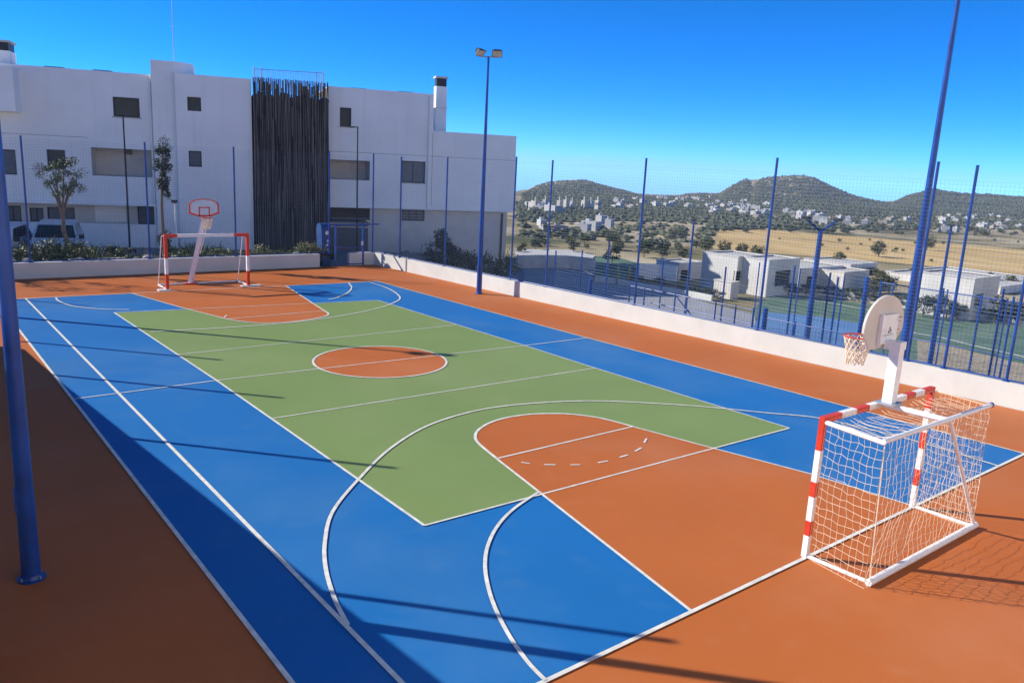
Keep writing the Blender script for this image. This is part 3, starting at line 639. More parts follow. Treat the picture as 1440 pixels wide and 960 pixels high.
# right block
h6 = rect(478,151,494,179); hl = rect(463,224,520,254); hl = (s5b+.05, hl[1], hl[2], hl[3]); h7 = rect(565,226,598,258)
m_ = MB(); wall_holes(m_, s5b-.05, s6b, LZ1, 9.08, [h6, hl, h7], 0, .22); m_.box((s5b-.05, .0, 9.08), (s6b, 9, 9.14)); m_.add([(s6b, 0, 6.9), (s6b, 9, 6.9), (s6b, 9, 9.08), (s6b, 0, 9.08)], [(0, 1, 2, 3)])
L2W(m_).build('right_block_wall', 'stucco', bld); window(h6, 0, 'glass'); window(h7, 0, 'shutter', nv=2)
m_ = MB(); m_.box((hl[0], 1.4, hl[1]-.1), (hl[2]+.2, 1.5, hl[3]+.2)); m_.box((hl[0], .22, hl[1]-.15), (hl[2]+.05, 1.4, hl[1])); m_.box((hl[0], .22, hl[3]), (hl[2]+.05, 1.4, hl[3]+.1)); m_.box((hl[2], .22, hl[1]), (hl[2]+.1, 1.4, hl[3])); L2W(m_).build('loggia', 'cream', bld)
# low right block
m_ = MB(); wall_holes(m_, s6b, s7b, LZ1, 6.98, [], 0, .2); m_.box((s6b, 0, 6.98), (s7b, 9, 7.04)); m_.add([(s7b, 0, LZ1), (s7b, 9, LZ1), (s7b, 9, 6.98), (s7b, 0, 6.98)], [(0, 1, 2, 3)])
L2W(m_).build('low_block_wall', 'stucco', bld)
m_ = MB(); m_.box((s5b, -.06, LZ1-.12), (s7b-.1, 9, LZ1)); L2W(m_).build('ledge', 'stucco', bld)
h8 = rect(565,293,597,311,.5); h9 = (s5b+.05, fac(470,312,.5)[1], fac(520,312,.5)[0], LZ1-.18)
m_ = MB(); wall_holes(m_, s5b, s7b-.2, -3.5, LZ1-.12, [h8, h9], .5, .25)
for i in range(24):
    z_ = -1.6+i*.17; m_.box((fac(525,300,.5)[0], .485, z_), (s7b-.2, .4995, z_+.012))
m_.add([(s7b-.2, .5, -3.5), (s7b-.2, 9, -3.5), (s7b-.2, 9, LZ1-.12), (s7b-.2, .5, LZ1-.12)], [(0, 1, 2, 3)])
L2W(m_).build('basement_wall', 'cream', bld); window(h8, .5, 'shutter', nv=3)
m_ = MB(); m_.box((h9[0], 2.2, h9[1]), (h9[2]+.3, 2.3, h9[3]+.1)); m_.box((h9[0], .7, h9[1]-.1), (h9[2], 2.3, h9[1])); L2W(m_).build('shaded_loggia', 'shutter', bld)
m_ = MB(); a = fac(706,300,.5); m_.box((a[0]-.05, .40, -3.4), (a[0]+.05, .48, a[1])); L2W(m_).build('downpipe', 'dark', bld)
a = rect(473,322,503,352,.5)
m_ = MB(); m_.box((a[0]-.3, .44, -.2), (a[2]+.6, .498, a[3]+.05))
for i in range(10): m_.box((a[0]-.3, .42, -.15+i*.2), (a[2]+.6, .44, -.03+i*.2))
L2W(m_).build('garage_door', 'shutter', bld)
for s_, z0_, z1_, yy in ((sT0-.12, .3, 8.9, -.07), (s6b-.25, 2.5, 9.0, -.07)):
    m_ = MB(); m_.tube((s_, yy, z0_), (s_, yy, z1_), .045, n=8); L2W(m_).build('downpipe', 'stucco', bld)
m_ = MB()
for z_ in (5.55,): m_.box((s5b, -.004, z_), (s7b-.02, -.001, z_+.018))
m_.box((sL, -.004, 5.6), (h4[0]-.1, -.001, 5.618)); m_.box((s6b-.01, -.004, 2.6), (s6b+.01, -.001, 6.9)); L2W(m_).build('wall_joints', 'shutter', bld)
for a_, b_ in (((h1[0]-.08, h1[1]-.06), (h1[2]+.08, h1[1])), ((h6[0]-.06, h6[1]-.05), (h6[2]+.06, h6[1])), ((h7[0]-.06, h7[1]-.05), (h7[2]+.06, h7[1]))):
    m_ = MB(); m_.box((a_[0], -.05, a_[1]), (b_[0], .1, b_[1]-.001)); L2W(m_).build('window_sill', 'kerb', bld)
# chimney and roof vents
a, b = fac(614,107,3), fac(627,187,3)
m_ = MB(); m_.box((a[0], 3, 6.9), (b[0], 3.6, a[1]-.6)); ch = L2W(m_).build('chimney', 'stucco', bld)
m_ = MB(); m_.box((a[0]+.04, 3.04, a[1]-.6), (b[0]-.04, 3.56, a[1]-.12)); L2W(m_).build('cowl', 'dark', ch)
m_ = MB(); m_.box((a[0]-.05, 2.95, a[1]-.12), (b[0]+.05, 3.65, a[1])); L2W(m_).build('cap', 'kerb', ch)
m_ = MB(); z_ = fac(620,153,3)[1]; m_.box((a[0]-.04, 2.96, z_), (b[0]+.04, 3.64, z_+.05)); L2W(m_).build('collar', 'galv', ch)
for u, v in ((76,96), (144,101), (505,126), (571,131)):
    a = fac(u, v, 1.2); m_ = MB(); m_.box((a[0]-.45, 1.2, 9.0), (a[0]+.45, 1.7, max(a[1]+.08, 9.12))); L2W(m_).build('roof_vent', 'dark', bld)
# antenna
m_ = MB(); a = BM @ Vector((-1.0, .6, 9.6)); t_ = at_d(250, 0, (a-CAM).dot(FW)); m_.tube(a, (a.x, a.y, a.z+5.2), .025, .012, n=6)
for z_ in (2.0, 3.6): m_.tube((a.x-.12, a.y, a.z+z_), (a.x+.12, a.y, a.z+z_), .01, n=4)
tag(m_.build('radio_mast', 'galv', origin=a), 'thin grey aerial rising from the curved stair tower', 'aerial')
# neighbouring building beyond the right end
a = BM @ Vector((19.4, 7, 0)); m_ = MB(); o = empty('annex_building', a, ANG); tag(o, 'narrow grey white annex seen just past the right end of the apartment block', 'building')
p = at_d(731, 256, 58); q = at_d(722, 256, 58)
m_.box((0, 0, 0), (1, 1, 1)); m_.v = [BM @ Vector((v_.x*3.0+19.0-2.2, v_.y*5+6.0, v_.z*(5.3+3)-3)) for v_ in m_.v]; m_.build('wall', 'stucco', o)
m_ = MB(); m_.box((16.9, 5.94, 2.4), (19.7, 6.0, 2.5)); L2W(m_).build('ledge', 'cream', o)

# ------------------------------------------------------------------ terrain
SIL = [(500,285),(640,282),(700,276),(732,269),(742,268),(755,261),(772,256),(797,254),(818,253),(828,254),(839,258),(864,264.6),(875,267),(897,273.6),(925,275),(955,275.5),(970,272),(990,272),(1012,272.6),(1026,263),(1040,255),(1051,251),(1059,254.6),(1074,250),(1100,247.5),(1126,246.6),(1142,248),(1165.6,259.6),(1197,274),(1231,282.6),(1255,285),(1271,277),(1290,271),(1313,266),(1350,271.5),(1390,273),(1440,277),(1500,284),(1600,297),(1800,325)]
RH = 1500.
sil = []
for u, v in SIL:
    d = ray(u, v); h_ = math.hypot(d.x, d.y); sil.append((math.degrees(math.atan2(d.x, d.y)), CAM.z+RH*d.z/h_))
sil.sort()
def ridge(az):
    if az <= sil[0][0]: return -22
    if az >= sil[-1][0]: return -22
    for (a0, z0), (a1, z1) in zip(sil, sil[1:]):
        if a0 <= az <= a1: return lerp(z0, z1, (az-a0)/(a1-a0))
def ss(a, b, x): t = min(max((x-a)/(b-a), 0), 1); return t*t*(3-2*t)
def terr(x, y):
    r = math.hypot(x-CAM.x, y-CAM.y)
    z = lerp(-.2, -1.6, ss(wx(y)+.3, wx(y)+1.2, x)) if y < 19 else lerp(-.2, -1.6, ss(13, 15.5, x+(y-19)*.2))
    z = lerp(z, -15, ss(72, 190, r)**1.0)
    if r > 340: z = lerp(-15, -31, min((r-340)/1160, 1))
    if r > 500:
        az = math.degrees(math.atan2(x-CAM.x, y-CAM.y)); rz = ridge(az)
        wgt = math.exp(-((r-RH)/380)**2) if r < RH else math.exp(-((r-RH)/700)**2)
        if r < RH: z += (rz-(-31))*wgt
        else: z = lerp(-31, rz, wgt) if r < RH+60 else lerp(lerp(-31, rz, wgt), -420, ss(RH+60, RH+900, r))
        if 600 < r < RH-60: z += noise.noise(Vector((x*.006, y*.006, 0)))*7*ss(600, 900, r)*ss(0, 200, RH-r)*max(0, min(1, (rz+31)/20))
    elif r > 200: z += noise.noise(Vector((x*.012, y*.012, 3)))*.9
    return z
azs = [i*.5 for i in range(-20, 250)]+[i*5. for i in range(25, 70)]
azs = sorted(set(azs)); azs = [a for a in azs if a < 350]
rs = []
r = 3.
while r < 120: rs.append(r); r += 1.5 if r < 60 else 3
while r < 2600: rs.append(r); r *= 1.028
rs += [2900, 3600]
vs = [(CAM.x, CAM.y, -.2)]; cover = [0.]
fa0, fa1 = math.degrees(math.atan2(ray(985,350).x, ray(985,350).y)), 200
for rr in rs:
    for a in azs:
        x, y = CAM.x+rr*math.sin(rad(a)), CAM.y+rr*math.cos(rad(a)); z = terr(x, y); vs.append((x, y, z))
        c = ss(92, 104, rr)*(1-ss(335, 352, rr))*ss(fa0-1, fa0+2.5, a)
        cover.append(c)
nA = len(azs); fs = [(0, 1+(j+1) % nA, 1+j) for j in range(nA)]
for i in range(len(rs)-1):
    for j in range(nA): k = (j+1) % nA; fs.append((1+i*nA+j, 1+i*nA+k, 1+(i+1)*nA+k, 1+(i+1)*nA+j))
me = bpy.data.meshes.new('terrain'); me.from_pydata(vs, [], fs); at_ = me.attributes.new('cover', 'FLOAT', 'POINT'); at_.data.foreach_set('value', cover)
for p_ in me.polygons: p_.use_smooth = True
me.materials.append(M['terrain']); to = bpy.data.objects.new('terrain', me); col.objects.link(to); structure(to)
def ground(u, v, dmin=40):
    d = ray(u, v); t = dmin
    while t < 2600:
        p = CAM+d*t
        if p.z <= terr(p.x, p.y): return p
        t *= 1.01
    return None

# car park, lower paving, courts
m_ = MB(); m_.poly([(-30, 18.3, -.12), (9.2, 18.3, -.12), (17, 21.5, -.12), (-3, 34, -.12), (-30, 40, -.12)]); structure(m_.build('car_park', 'asphalt'))
m_ = MB(); m_.poly([(6.0, 18.25, -.1), (9.3, 18.25, -.1), (9.6, 19.6, -.1), (6.2, 19.8, -.1)]); structure(m_.build('gravel_strip', 'gravel'))
LZ = -1.6
def lsheet(name, px, z, mt): return structure(MB().poly([at(u, v, z) for u, v in px]).build(name, mt))
lsheet('service_road', [(560,430),(700,480),(1060,520),(1075,445),(1000,427),(935,408),(832,396),(838,378),(722,376),(640,380)], LZ+.03, 'road')
lsheet('padel_green_surface', [(1060,432),(1085,414),(1160,419),(1240,430),(1330,440),(1500,462),(1560,640),(1075,560)], LZ+.03, 'cgreen')
lsheet('padel_blue_surface', [(1050,470),(1074,438),(1150,445),(1216,456),(1230,520),(1060,520)], LZ+.036, 'cblue')
mb = MB()
for pts in ([(1085,414.5),(1160,425.5),(1215,436),(1240,440)], [(1290,470),(1325,476),(1370,487),(1440,503),(1500,516)], [(1230,458),(1290,470)]):
    ribbon(mb, [at(u, v, LZ) for u, v in pts], .14, LZ+.042)
structure(mb.build('padel_court_lines', 'line'))
lsheet('sandy_strip', [(1290,476),(1325,482),(1370,495),(1440,512),(1500,530),(1500,600),(1290,560)], LZ+.036, 'gravel')
lsheet('lawn', [(838,360),(862,360),(905,372),(955,378),(952,384),(905,381),(870,378),(836,376)], LZ+.05, 'cgreen')
lsheet('ramp_road', [(724,350),(800,351),(838,359),(830,366),(790,373),(724,376)], LZ+.06, 'kerb')

# lower fences and posts
lowf = [(782,353),(819,352),(933,366),(1021,376),(1118,374),(1168,384),(1179,390)]
pp = []
for u, v in lowf:
    p = at_x(u, v, 16.0); pp.append((16.0, p.y, p.z))
fence('court_fence', 'blue mesh fence of the lower court just beyond the sunlit wall', [(16, pp[0][1]), (16, pp[-1][1])], pp, LZ, 1.2, step=.14, r=.003, rails=(), pr=.035)
pp = []
for u, v in ((1240,395),(1327,406),(1381,415),(1412,407),(1426,418),(1470,425)):
    p = at_x(u, v, 17.5); pp.append((17.5, p.y, p.z))
fence('court_fence', 'blue mesh fence with a top rail enclosing the green padel court', [(17.5, pp[0][1]), (17.5, pp[-1][1]-3)], pp, LZ, 1.85, step=.12, r=.003, rails=(1.85, .1), pr=.035)
pp = []
for u, v in ((886,405),(907,406),(950,412),(1007,425),(1035,430),(1060,434)):
    p = at_x(u, v, 14.2); pp.append((14.2, p.y, .66))
o = fence('railing', 'low blue steel railing with a diagonal brace between the wall and the road', [(14.2, pp[0][1]), (14.2, pp[-1][1])], pp, LZ, .62, step=.12, r=.003, rails=(.62, .1, -.7), pr=.03)
m_ = MB(); m_.tube((14.2, pp[2][1], .6), (14.2, pp[3][1], -.9), .025, n=8); m_.build('diagonal_brace', 'pole', o)
pp = []
for u, v in ((1077,436),(1120,441),(1160,446),(1200,452)):
    p = at_x(u, v, 13.6); pp.append((13.6, p.y, .6))
fence('railing', 'low blue mesh railing in front of the pale blue court surface', [(13.6, pp[0][1]), (13.6, pp[-1][1])], pp, LZ, .55, step=.1, r=.003, rails=(.55, -.2), pr=.03)
for u, v, x, lab in ((831,393,13.6,'stout blue bollard post beside the bend of the road'), (1077,434,13.0,'stout blue post left of the pale blue court surface'), (1220,391,16.4,'stout blue post before the pair of flat roofed sheds')):
    p = at_x(u, v, x); m_ = MB(); m_.tube((x, p.y, LZ), (x, p.y, p.z), .085, n=12); m_.tube((x, p.y, p.z), (x, p.y, p.z+.03), .085, .05, n=12)
    tag(m_.build('steel_post', 'pole', origin=(x, p.y, LZ), smooth=True), lab, 'post')
for u, v, x, lab in ((857,339,16.2,'slim blue lamp post above the bend of the road'), (976,310,16.2,'slim blue lamp post left of the white houses'), (1338,318,16.2,'slim blue lamp post right of the very tall mast')):
    p = at_x(u, v, x); o = empty('lamp_post', (x, p.y, LZ)); tag(o, lab, 'lamp post')
    m_ = MB(); m_.tube((x, p.y, LZ), (x, p.y, p.z), .065, .04, n=10); m_.build('pole', 'pole', o, smooth=True)
    m_ = MB(); m_.box((x-.12, p.y-.09, p.z), (x+.06, p.y+.09, p.z+.06)); m_.build('lamp_head', 'dark', o)
pp = [(21.5, y_, 1.45) for y_ in [3.5-2.1*i for i in range(10)]]
fence('court_fence', 'long blue mesh cage along the far side of the lower courts', [(21.5, 3.5), (21.5, -15.4)], pp, LZ, 1.4, step=.16, r=.003, rails=(), pr=.03)
# Y mast
p = at_x(1154, 326, 15.6); o = empty('lamp_post', (15.6, p.y, LZ)); tag(o, 'blue lamp post with two upswept arms like a letter Y', 'lamp post')
m_ = MB(); m_.tube((15.6, p.y, LZ), (15.6, p.y, p.z), .115, .085, n=12); m_.build('pole', 'pole', o, smooth=True)
a = Vector((RT.x, RT.y, 0)).normalized(); c = Vector((15.6, p.y, p.z))
for s in (-1, 1):
    m_ = MB(); m_.tube(c, c+a*s*.55+Vector((0, 0, .42)), .05, .04, n=8); ar = m_.build('arm', 'pole', o)
    e = c+a*s*.55+Vector((0, 0, .42)); m_ = MB(); m_.box((e.x-.12, e.y-.12, e.z-.02), (e.x+.12, e.y+.12, e.z+.08)); m_.build('lamp_head', 'dark', ar)
# street lamps in the car park
for (u0, v0, dep, lab, arm) in ((173,163,41,'slim dark lamp post before the large upper window of the left wing',0), (503,179,43,'slim dark lamp post with a short arm before the right block',-.28)):
    t_ = at_d(u0, v0, dep); o = empty('lamp_post', (t_.x, t_.y, -.12)); tag(o, lab, 'lamp post')
    m_ = MB(); m_.tube((t_.x, t_.y, -.12), (t_.x, t_.y, t_.z), .05, .035, n=8); m_.build('pole', 'dark', o)
    m_ = MB(); aa = Vector((RT.x, RT.y, 0)).normalized()
    m_.tube(t_+aa*(-.3 if arm else -.14), t_+aa*(.02 if arm else .14), .03, n=6); m_.box((t_.x+aa.x*arm-.1, t_.y+aa.y*arm-.06, t_.z-.04), (t_.x+aa.x*arm+.1, t_.y+aa.y*arm+.06, t_.z+.03)); m_.build('lamp_head', 'dark', o)
t_ = at_d(246, 285, 38); o = empty('camera_post', (t_.x, t_.y, -.12)); tag(o, 'white post with a small dark camera on top, left of the far hoop', 'post')
m_ = MB(); m_.tube((t_.x, t_.y, -.12), t_, .055, .045, n=10); m_.build('pole', 'white', o, smooth=True)
m_ = MB(); m_.box((t_.x-.16, t_.y-.08, t_.z), (t_.x+.1, t_.y+.08, t_.z+.12)); m_.tube((t_.x, t_.y, t_.z-.02), (t_.x, t_.y, t_.z+.04), .07, n=8); m_.build('camera', 'dark', o)

# ------------------------------------------------------------------ vegetation
def crown(mb, c, rx, rz, n, leaf, seed, lobes=9, k=0, spread=.7):
    rnd = random.Random(seed); c = Vector(c); L = []
    for i in range(lobes):
        a = rnd.uniform(0, 6.28); e = rnd.uniform(-.7, 1); q = rnd.uniform(.25, spread)
        L.append((c+Vector((math.cos(a)*rx*q, math.sin(a)*rx*q, e*rz*.65)), rnd.uniform(.28, .55)))
    mb.k = k
    for i in range(n):
        lc, s = L[rnd.randrange(lobes)]
        d = Vector((rnd.gauss(0, 1), rnd.gauss(0, 1), rnd.gauss(0, 1))).normalized(); q = rnd.uniform(.45, 1.08)
        p = lc+Vector((d.x*rx, d.y*rx, d.z*rz))*s*q
        u_ = Vector((rnd.gauss(0, 1), rnd.gauss(0, 1), rnd.gauss(0, .7))).normalized(); v_ = u_.cross(d if abs(u_.dot(d)) < .95 else Vector((0, 0, 1))).normalized(); sz = leaf*rnd.uniform(.6, 1.3)
        mb.add([p-u_*sz, p-v_*sz*.45, p+u_*sz, p+v_*sz*.45], [(0, 1, 2, 3)])
    mb.k = 0
def limb(mb, pts, r0, r1):
    n = len(pts)-1
    for i in range(n): mb.tube(pts[i], pts[i+1], lerp(r0, r1, i/n), lerp(r0, r1, (i+1)/n), n=7, cap=False)
# small branching tree at left
def small_tree(loc, label, H=5.2, lean=(-.6, 0), cr=1.15, leaf='leaf', seed=3, n=5600):
    x, y, z = loc; o = empty('young_tree', loc); tag(o, label, 'tree')
    rnd = random.Random(seed); top = Vector((x+lean[0], y+lean[1], z+H*.52)); m_ = MB()
    base = Vector(loc); limb(m_, [base, lerp(base, top, .35)+Vector((.08, 0, 0)), lerp(base, top, .7)+Vector((-.05, 0, 0)), top], .12, .07)
    tips = []
    for i in range(7):
        a = i*.9+rnd.uniform(-.3, .3); e = top+Vector((math.cos(a)*cr*.7, math.sin(a)*cr*.7, H*rnd.uniform(.12, .42)))
        limb(m_, [top-Vector((0, 0, .1)), lerp(top, e, .5)+Vector((0, 0, .12)), e], .05, .015); tips.append(e)
    m_.build('trunk', 'bark', o)
    m_ = MB()
    for i, e in enumerate(tips): crown(m_, e, .6, .46, n//7, .042, seed*10+i, 4)
    m_.build('crown', leaf, o)
base = at_y(98, 352, 19.6); c_ = at_y(80, 240, 19.6)
small_tree((base.x, 19.6, -.1), 'small tree with a thin pale trunk and sparse crown left of the columnar tree', H=(c_.z+.75)/1.0, lean=(c_.x-base.x+.1, 0), cr=.82, seed=5, n=3800)
small_tree((-9.0, 20.4, -.1), 'young tree beyond the left edge behind the far wall', H=5.0, lean=(0, 0), cr=1.3, seed=8, n=1800)
# columnar tree
b_ = at_y(231, 352, 20.2); t_ = at_y(228, 203, 20.2)
o = empty('columnar_tree', (b_.x, 20.2, -.1)); tag(o, 'tall narrow tree with a leafy pillar of a crown before the stair tower', 'tree')
m_ = MB(); limb(m_, [(b_.x, 20.2, -.1), (b_.x-.03, 20.2, t_.z*.5), (t_.x, 20.2, t_.z-.3)], .085, .04)
m_.build('trunk', 'bark', o)
m_ = MB(); 
for i in range(7):
    z_ = lerp(t_.z*.62, t_.z-.15, i/6); crown(m_, (lerp(b_.x, t_.x, z_/t_.z)+.05*math.sin(i*2), 20.2, z_), .38 if i < 3 else .46, .5, 560, .045, 40+i, 6)
crown(m_, (b_.x, 20.2, .9), .45, .75, 900, .05, 77, 5); m_.build('crown', 'leafd', o)
# shrubs along the far wall: one thing each
rnd = random.Random(21)
shrub_src = []
for s in range(4):
    m_ = MB(); crown(m_, (0, 0, .42), .62, .42, 620, .05, 90+s, 7)
    for i in range(12):
        a = rnd.uniform(0, 6.28); m_.tube((0, 0, 0), (math.cos(a)*.35, math.sin(a)*.35, rnd.uniform(.5, .95)), .008, n=3, cap=False)
    me_ = [('leafd', 'leaf', 'leafy', 'leaf')[s]]
    ob = m_.build('shrub', me_[0]); shrub_src.append(ob)
used = [False]*4
def put(src, i, loc, sc, rz, label, cat, group, name=None):
    if not used_map.get(src.name): o = src; used_map[src.name] = True
    else: o = src.copy(); col.objects.link(o)
    o.location = loc; o.scale = (sc, sc, sc) if not isinstance(sc, tuple) else sc; o.rotation_euler = (0, 0, rz); tag(o, label, cat, group); return o
used_map = {}
u = -6
while u < 470:
    y = (19.1 if u < 125 else 18.75)+rnd.uniform(0, .45); x = at_y(u, 354, y).x
    k = (0 if rnd.random() < .5 else 1) if u < 115 else (2 if rnd.random() < .45 and (u > 330 or u < 215) else (1 if rnd.random() < .6 else 3))
    big = 1.5 if u < 120 else (.75 if u < 230 else (1.05 if u < 350 else 1.1))
    lab = ['dark green shrub in the planting behind the far wall', 'mid green shrub in the planting behind the far wall', 'yellow green shrub in the planting behind the far wall', 'loose mid green shrub in the planting behind the far wall'][k]
    put(shrub_src[k], 0, (x, y, .05), big*rnd.uniform(.75, 1.15), rnd.uniform(0, 6), lab, 'shrub', 'shrubs behind the far wall: '+('dark', 'mid green', 'yellow green', 'loose')[k])
    u += rnd.uniform(8, 15)
for i in range(26):     # second row against the building and parapet
    u = rnd.uniform(0, 440); y = 21+rnd.uniform(-.7, 1.2); x = at_y(u, 350, y).x; k = rnd.choice([0, 1, 3])
    if 45 < u < 125: continue
    put(shrub_src[k], 0, (x, y, -.1), rnd.uniform(.8, 1.3), rnd.uniform(0, 6), ['dark green bush across the car park', 'mid green bush across the car park', '', 'loose green bush across the car park'][k], 'shrub', 'bushes across the car park: '+('dark', 'mid green', '', 'loose')[k])
# pale rocks in the planting
for i, u in enumerate((14,24,37,66,78,104,112,128,134,141,150,158,166,173,350,208,192,246,262,418)):
    m_ = MB(); r_ = random.Random(i); n = 7; rr = .16+.12*r_.random(); p = at_y(u, 358, 18.33)
    ring = lambda q, z: [(math.cos(2*math.pi*j/n)*rr*q*r_.uniform(.7, 1.25), math.sin(2*math.pi*j/n)*rr*q*.7*r_.uniform(.8, 1.2), z) for j in range(n)]
    a, b, c = ring(1, 0), ring(1.0, rr*.7), ring(.5, rr*1.2)
    m_.add(a+b+c, [(j, (j+1) % n, n+(j+1) % n, n+j) for j in range(n)]+[(n+j, n+(j+1) % n, 2*n+(j+1) % n, 2*n+j) for j in range(n)]+[tuple(range(2*n, 3*n))])
    m_.v = [v_+Vector((p.x, 18.36, .42)) for v_ in m_.v]
    tag(m_.build('rock', 'stone', origin=(p.x, 18.36, .42)), 'pale rock lying on the planted bed behind the far wall', 'rock', 'rocks in the far bed')
m_ = MB(); m_.box((-20, 18.21, -.2), (6.5, 19.2, .42)); structure(m_.build('planting_bed', 'gravel'))
# conifer bush behind the right fence
p = at(622, 396, LZ); dpt = (p-CAM).dot(FW)
o = empty('bushy_tree', (p.x, p.y, LZ)); tag(o, 'dark rounded bushy tree behind the fence before the low right block', 'tree')
hgt = at_d(622, 320, dpt).z-LZ
m_ = MB(); limb(m_, [p, p+Vector((0, 0, hgt*.6))], .15, .05); m_.build('trunk', 'bark', o)
m_ = MB(); crown(m_, (p.x, p.y, LZ+hgt*.32), 1.5, hgt*.42, 4200, .075, 61, 10); crown(m_, (p.x, p.y, LZ+hgt*.66), .75, hgt*.36, 2200, .07, 62, 7); m_.build('crown', 'leafd', o)
for i, (u, v, s, k) in enumerate(((578,382,1.5,0),(560,376,1.2,0),(596,388,1.6,0),(650,392,1.6,1),(668,392,1.7,1),(690,394,1.6,1),(706,392,1.5,3),(642,380,1.6,1),(660,376,1.6,3),(685,377,1.5,1),(704,378,1.4,3))):
    p = at(u, v+4, LZ)
    put(shrub_src[k], 0, (p.x, p.y, LZ), s*1.25, i*1.3, ['dark shrub beside the bushy tree beyond the right wall', 'mid green shrub along the foot of the low right block', '', 'loose green shrub along the foot of the low right block'][k], 'shrub', 'shrubs beyond the right wall: '+('dark', 'mid', '', 'loose')[k])

# ------------------------------------------------------------------ vehicles
def car(loc, rz, label, paint='carw', s=1.0):
    o = empty('parked_car', loc, rz); tag(o, label, 'car')
    T = WM[o.name]
    def B(mb, name, mt, parent=o, smooth=False):
        mb.v = [T @ (p*s) for p in mb.v]; return mb.build(name, mt, parent, smooth=smooth)
    # profile along x (front = +x), half widths and heights
    W = .92
    m_ = MB(); prof = [(2.15, .35), (2.2, .6), (2.1, .86), (1.2, 1.02), (-2.0, 1.06), (-2.15, .95), (-2.15, .35)]
    n = len(prof)
    xs = [(W*.93, 1), (W, .0)]
    L = [(x, -W, z) for x, z in prof]; R_ = [(x, W, z) for x, z in prof]
    m_.add(L+R_, [tuple(range(n-1, -1, -1)), tuple(range(n, 2*n))]+[(i, (i+1) % n, n+(i+1) % n, n+i) for i in range(n)]); body = B(m_, 'body', paint)
    cab = [(1.25, 1.0, W*.97), (.45, 1.62, W*.78), (-1.75, 1.64, W*.78), (-2.05, 1.04, W*.97)]
    m_ = MB(); V = [(x, -w_, z) for x, z, w_ in cab]+[(x, w_, z) for x, z, w_ in cab]
    m_.add(V, [(3, 2, 1, 0), (4, 5, 6, 7), (0, 1, 5, 4), (1, 2, 6, 5), (2, 3, 7, 6)]); B(m_, 'cabin', paint)
    m_ = MB(); q = lambda t, k_: Vector((lerp(1.25, .45, t)+.015, k_*lerp(W*.97, W*.78, t)*.9, lerp(1.0, 1.62, t)+.012))
    m_.add([q(.1, -1), q(.1, 1), q(.9, 1), q(.9, -1)], [(0, 1, 2, 3)]); B(m_, 'windscreen', 'glass')
    for k_ in (-1, 1):
        m_ = MB(); m_.add([(x, k_*(w_+.006), z) for x, z, w_ in ((.95, 1.1, W*.94), (.4, 1.54, W*.805), (-1.65, 1.56, W*.80), (-1.85, 1.12, W*.94))], [(0, 1, 2, 3)]); B(m_, 'side_window', 'glass')
        m_ = MB(); m_.box((.85, k_*W-.02 if k_ > 0 else -W-.18, 1.02), (1.0, k_*W+.18 if k_ > 0 else -W+.02, 1.2)); B(m_, 'mirror', 'dark')
        m_ = MB(); m_.box((2.05, k_*.62-.17, .66), (2.2, k_*.62+.17, .82)); B(m_, 'headlight', 'lamp')
        for x in (1.35, -1.35):
            m_ = MB(); m_.tube((x, k_*(W-.22), .33), (x, k_*(W+.01), .33), .33, n=18); wh = B(m_, 'wheel', 'rubber')
            m_ = MB(); m_.tube((x, k_*(W+.005), .33), (x, k_*(W+.02), .33), .2, n=14); B(m_, 'rim', 'galv', wh)
    m_ = MB(); m_.box((2.12, -.42, .45), (2.21, .42, .68)); B(m_, 'grille', 'dark')
    m_ = MB(); m_.box((2.205, -.26, .36), (2.215, .26, .46)); B(m_, 'number_plate', 'white')
    return o
p = at_y(87, 352, 23.4)
car((p.x+.1, 24.8, -.12), rad(-104), 'silver car seen front on behind the small left tree', s=1.06)
p = at_y(16, 352, 23)
car((p.x-.3, 24.6, -.12), rad(-112), 'white car half hidden by shrubs at the left edge behind the far wall', 'white')
# blue container near the gate
p = at_y(458, 356, 18.9); o = empty('recycling_bin', (p.x, 19.0, -.1)); tag(o, 'dark blue recycling bin with white stickers left of the gate', 'bin')
m_ = MB(); m_.prism([(p.x-.22, 18.8, -.1), (p.x+.2, 18.8, -.1), (p.x+.25, 18.8, 1.75), (p.x-.27, 18.8, 1.75)], (0, .6, 0)); m_.build('body', 'binblue', o)
m_ = MB(); m_.tube((p.x-.27, 18.8+.3, 1.72), (p.x+.25, 18.8+.3, 1.72), .3, n=14); m_.build('lid', 'binblue', o)
m_ = MB()
for z_, r_, dx in ((1.55, .1, .02), (1.15, .07, .08), (.95, .06, .03), (.7, .08, .05)): m_.tube((p.x+dx, 18.785, z_), (p.x+dx, 18.798, z_), r_, n=9)
m_.build('sticker', 'white', o)

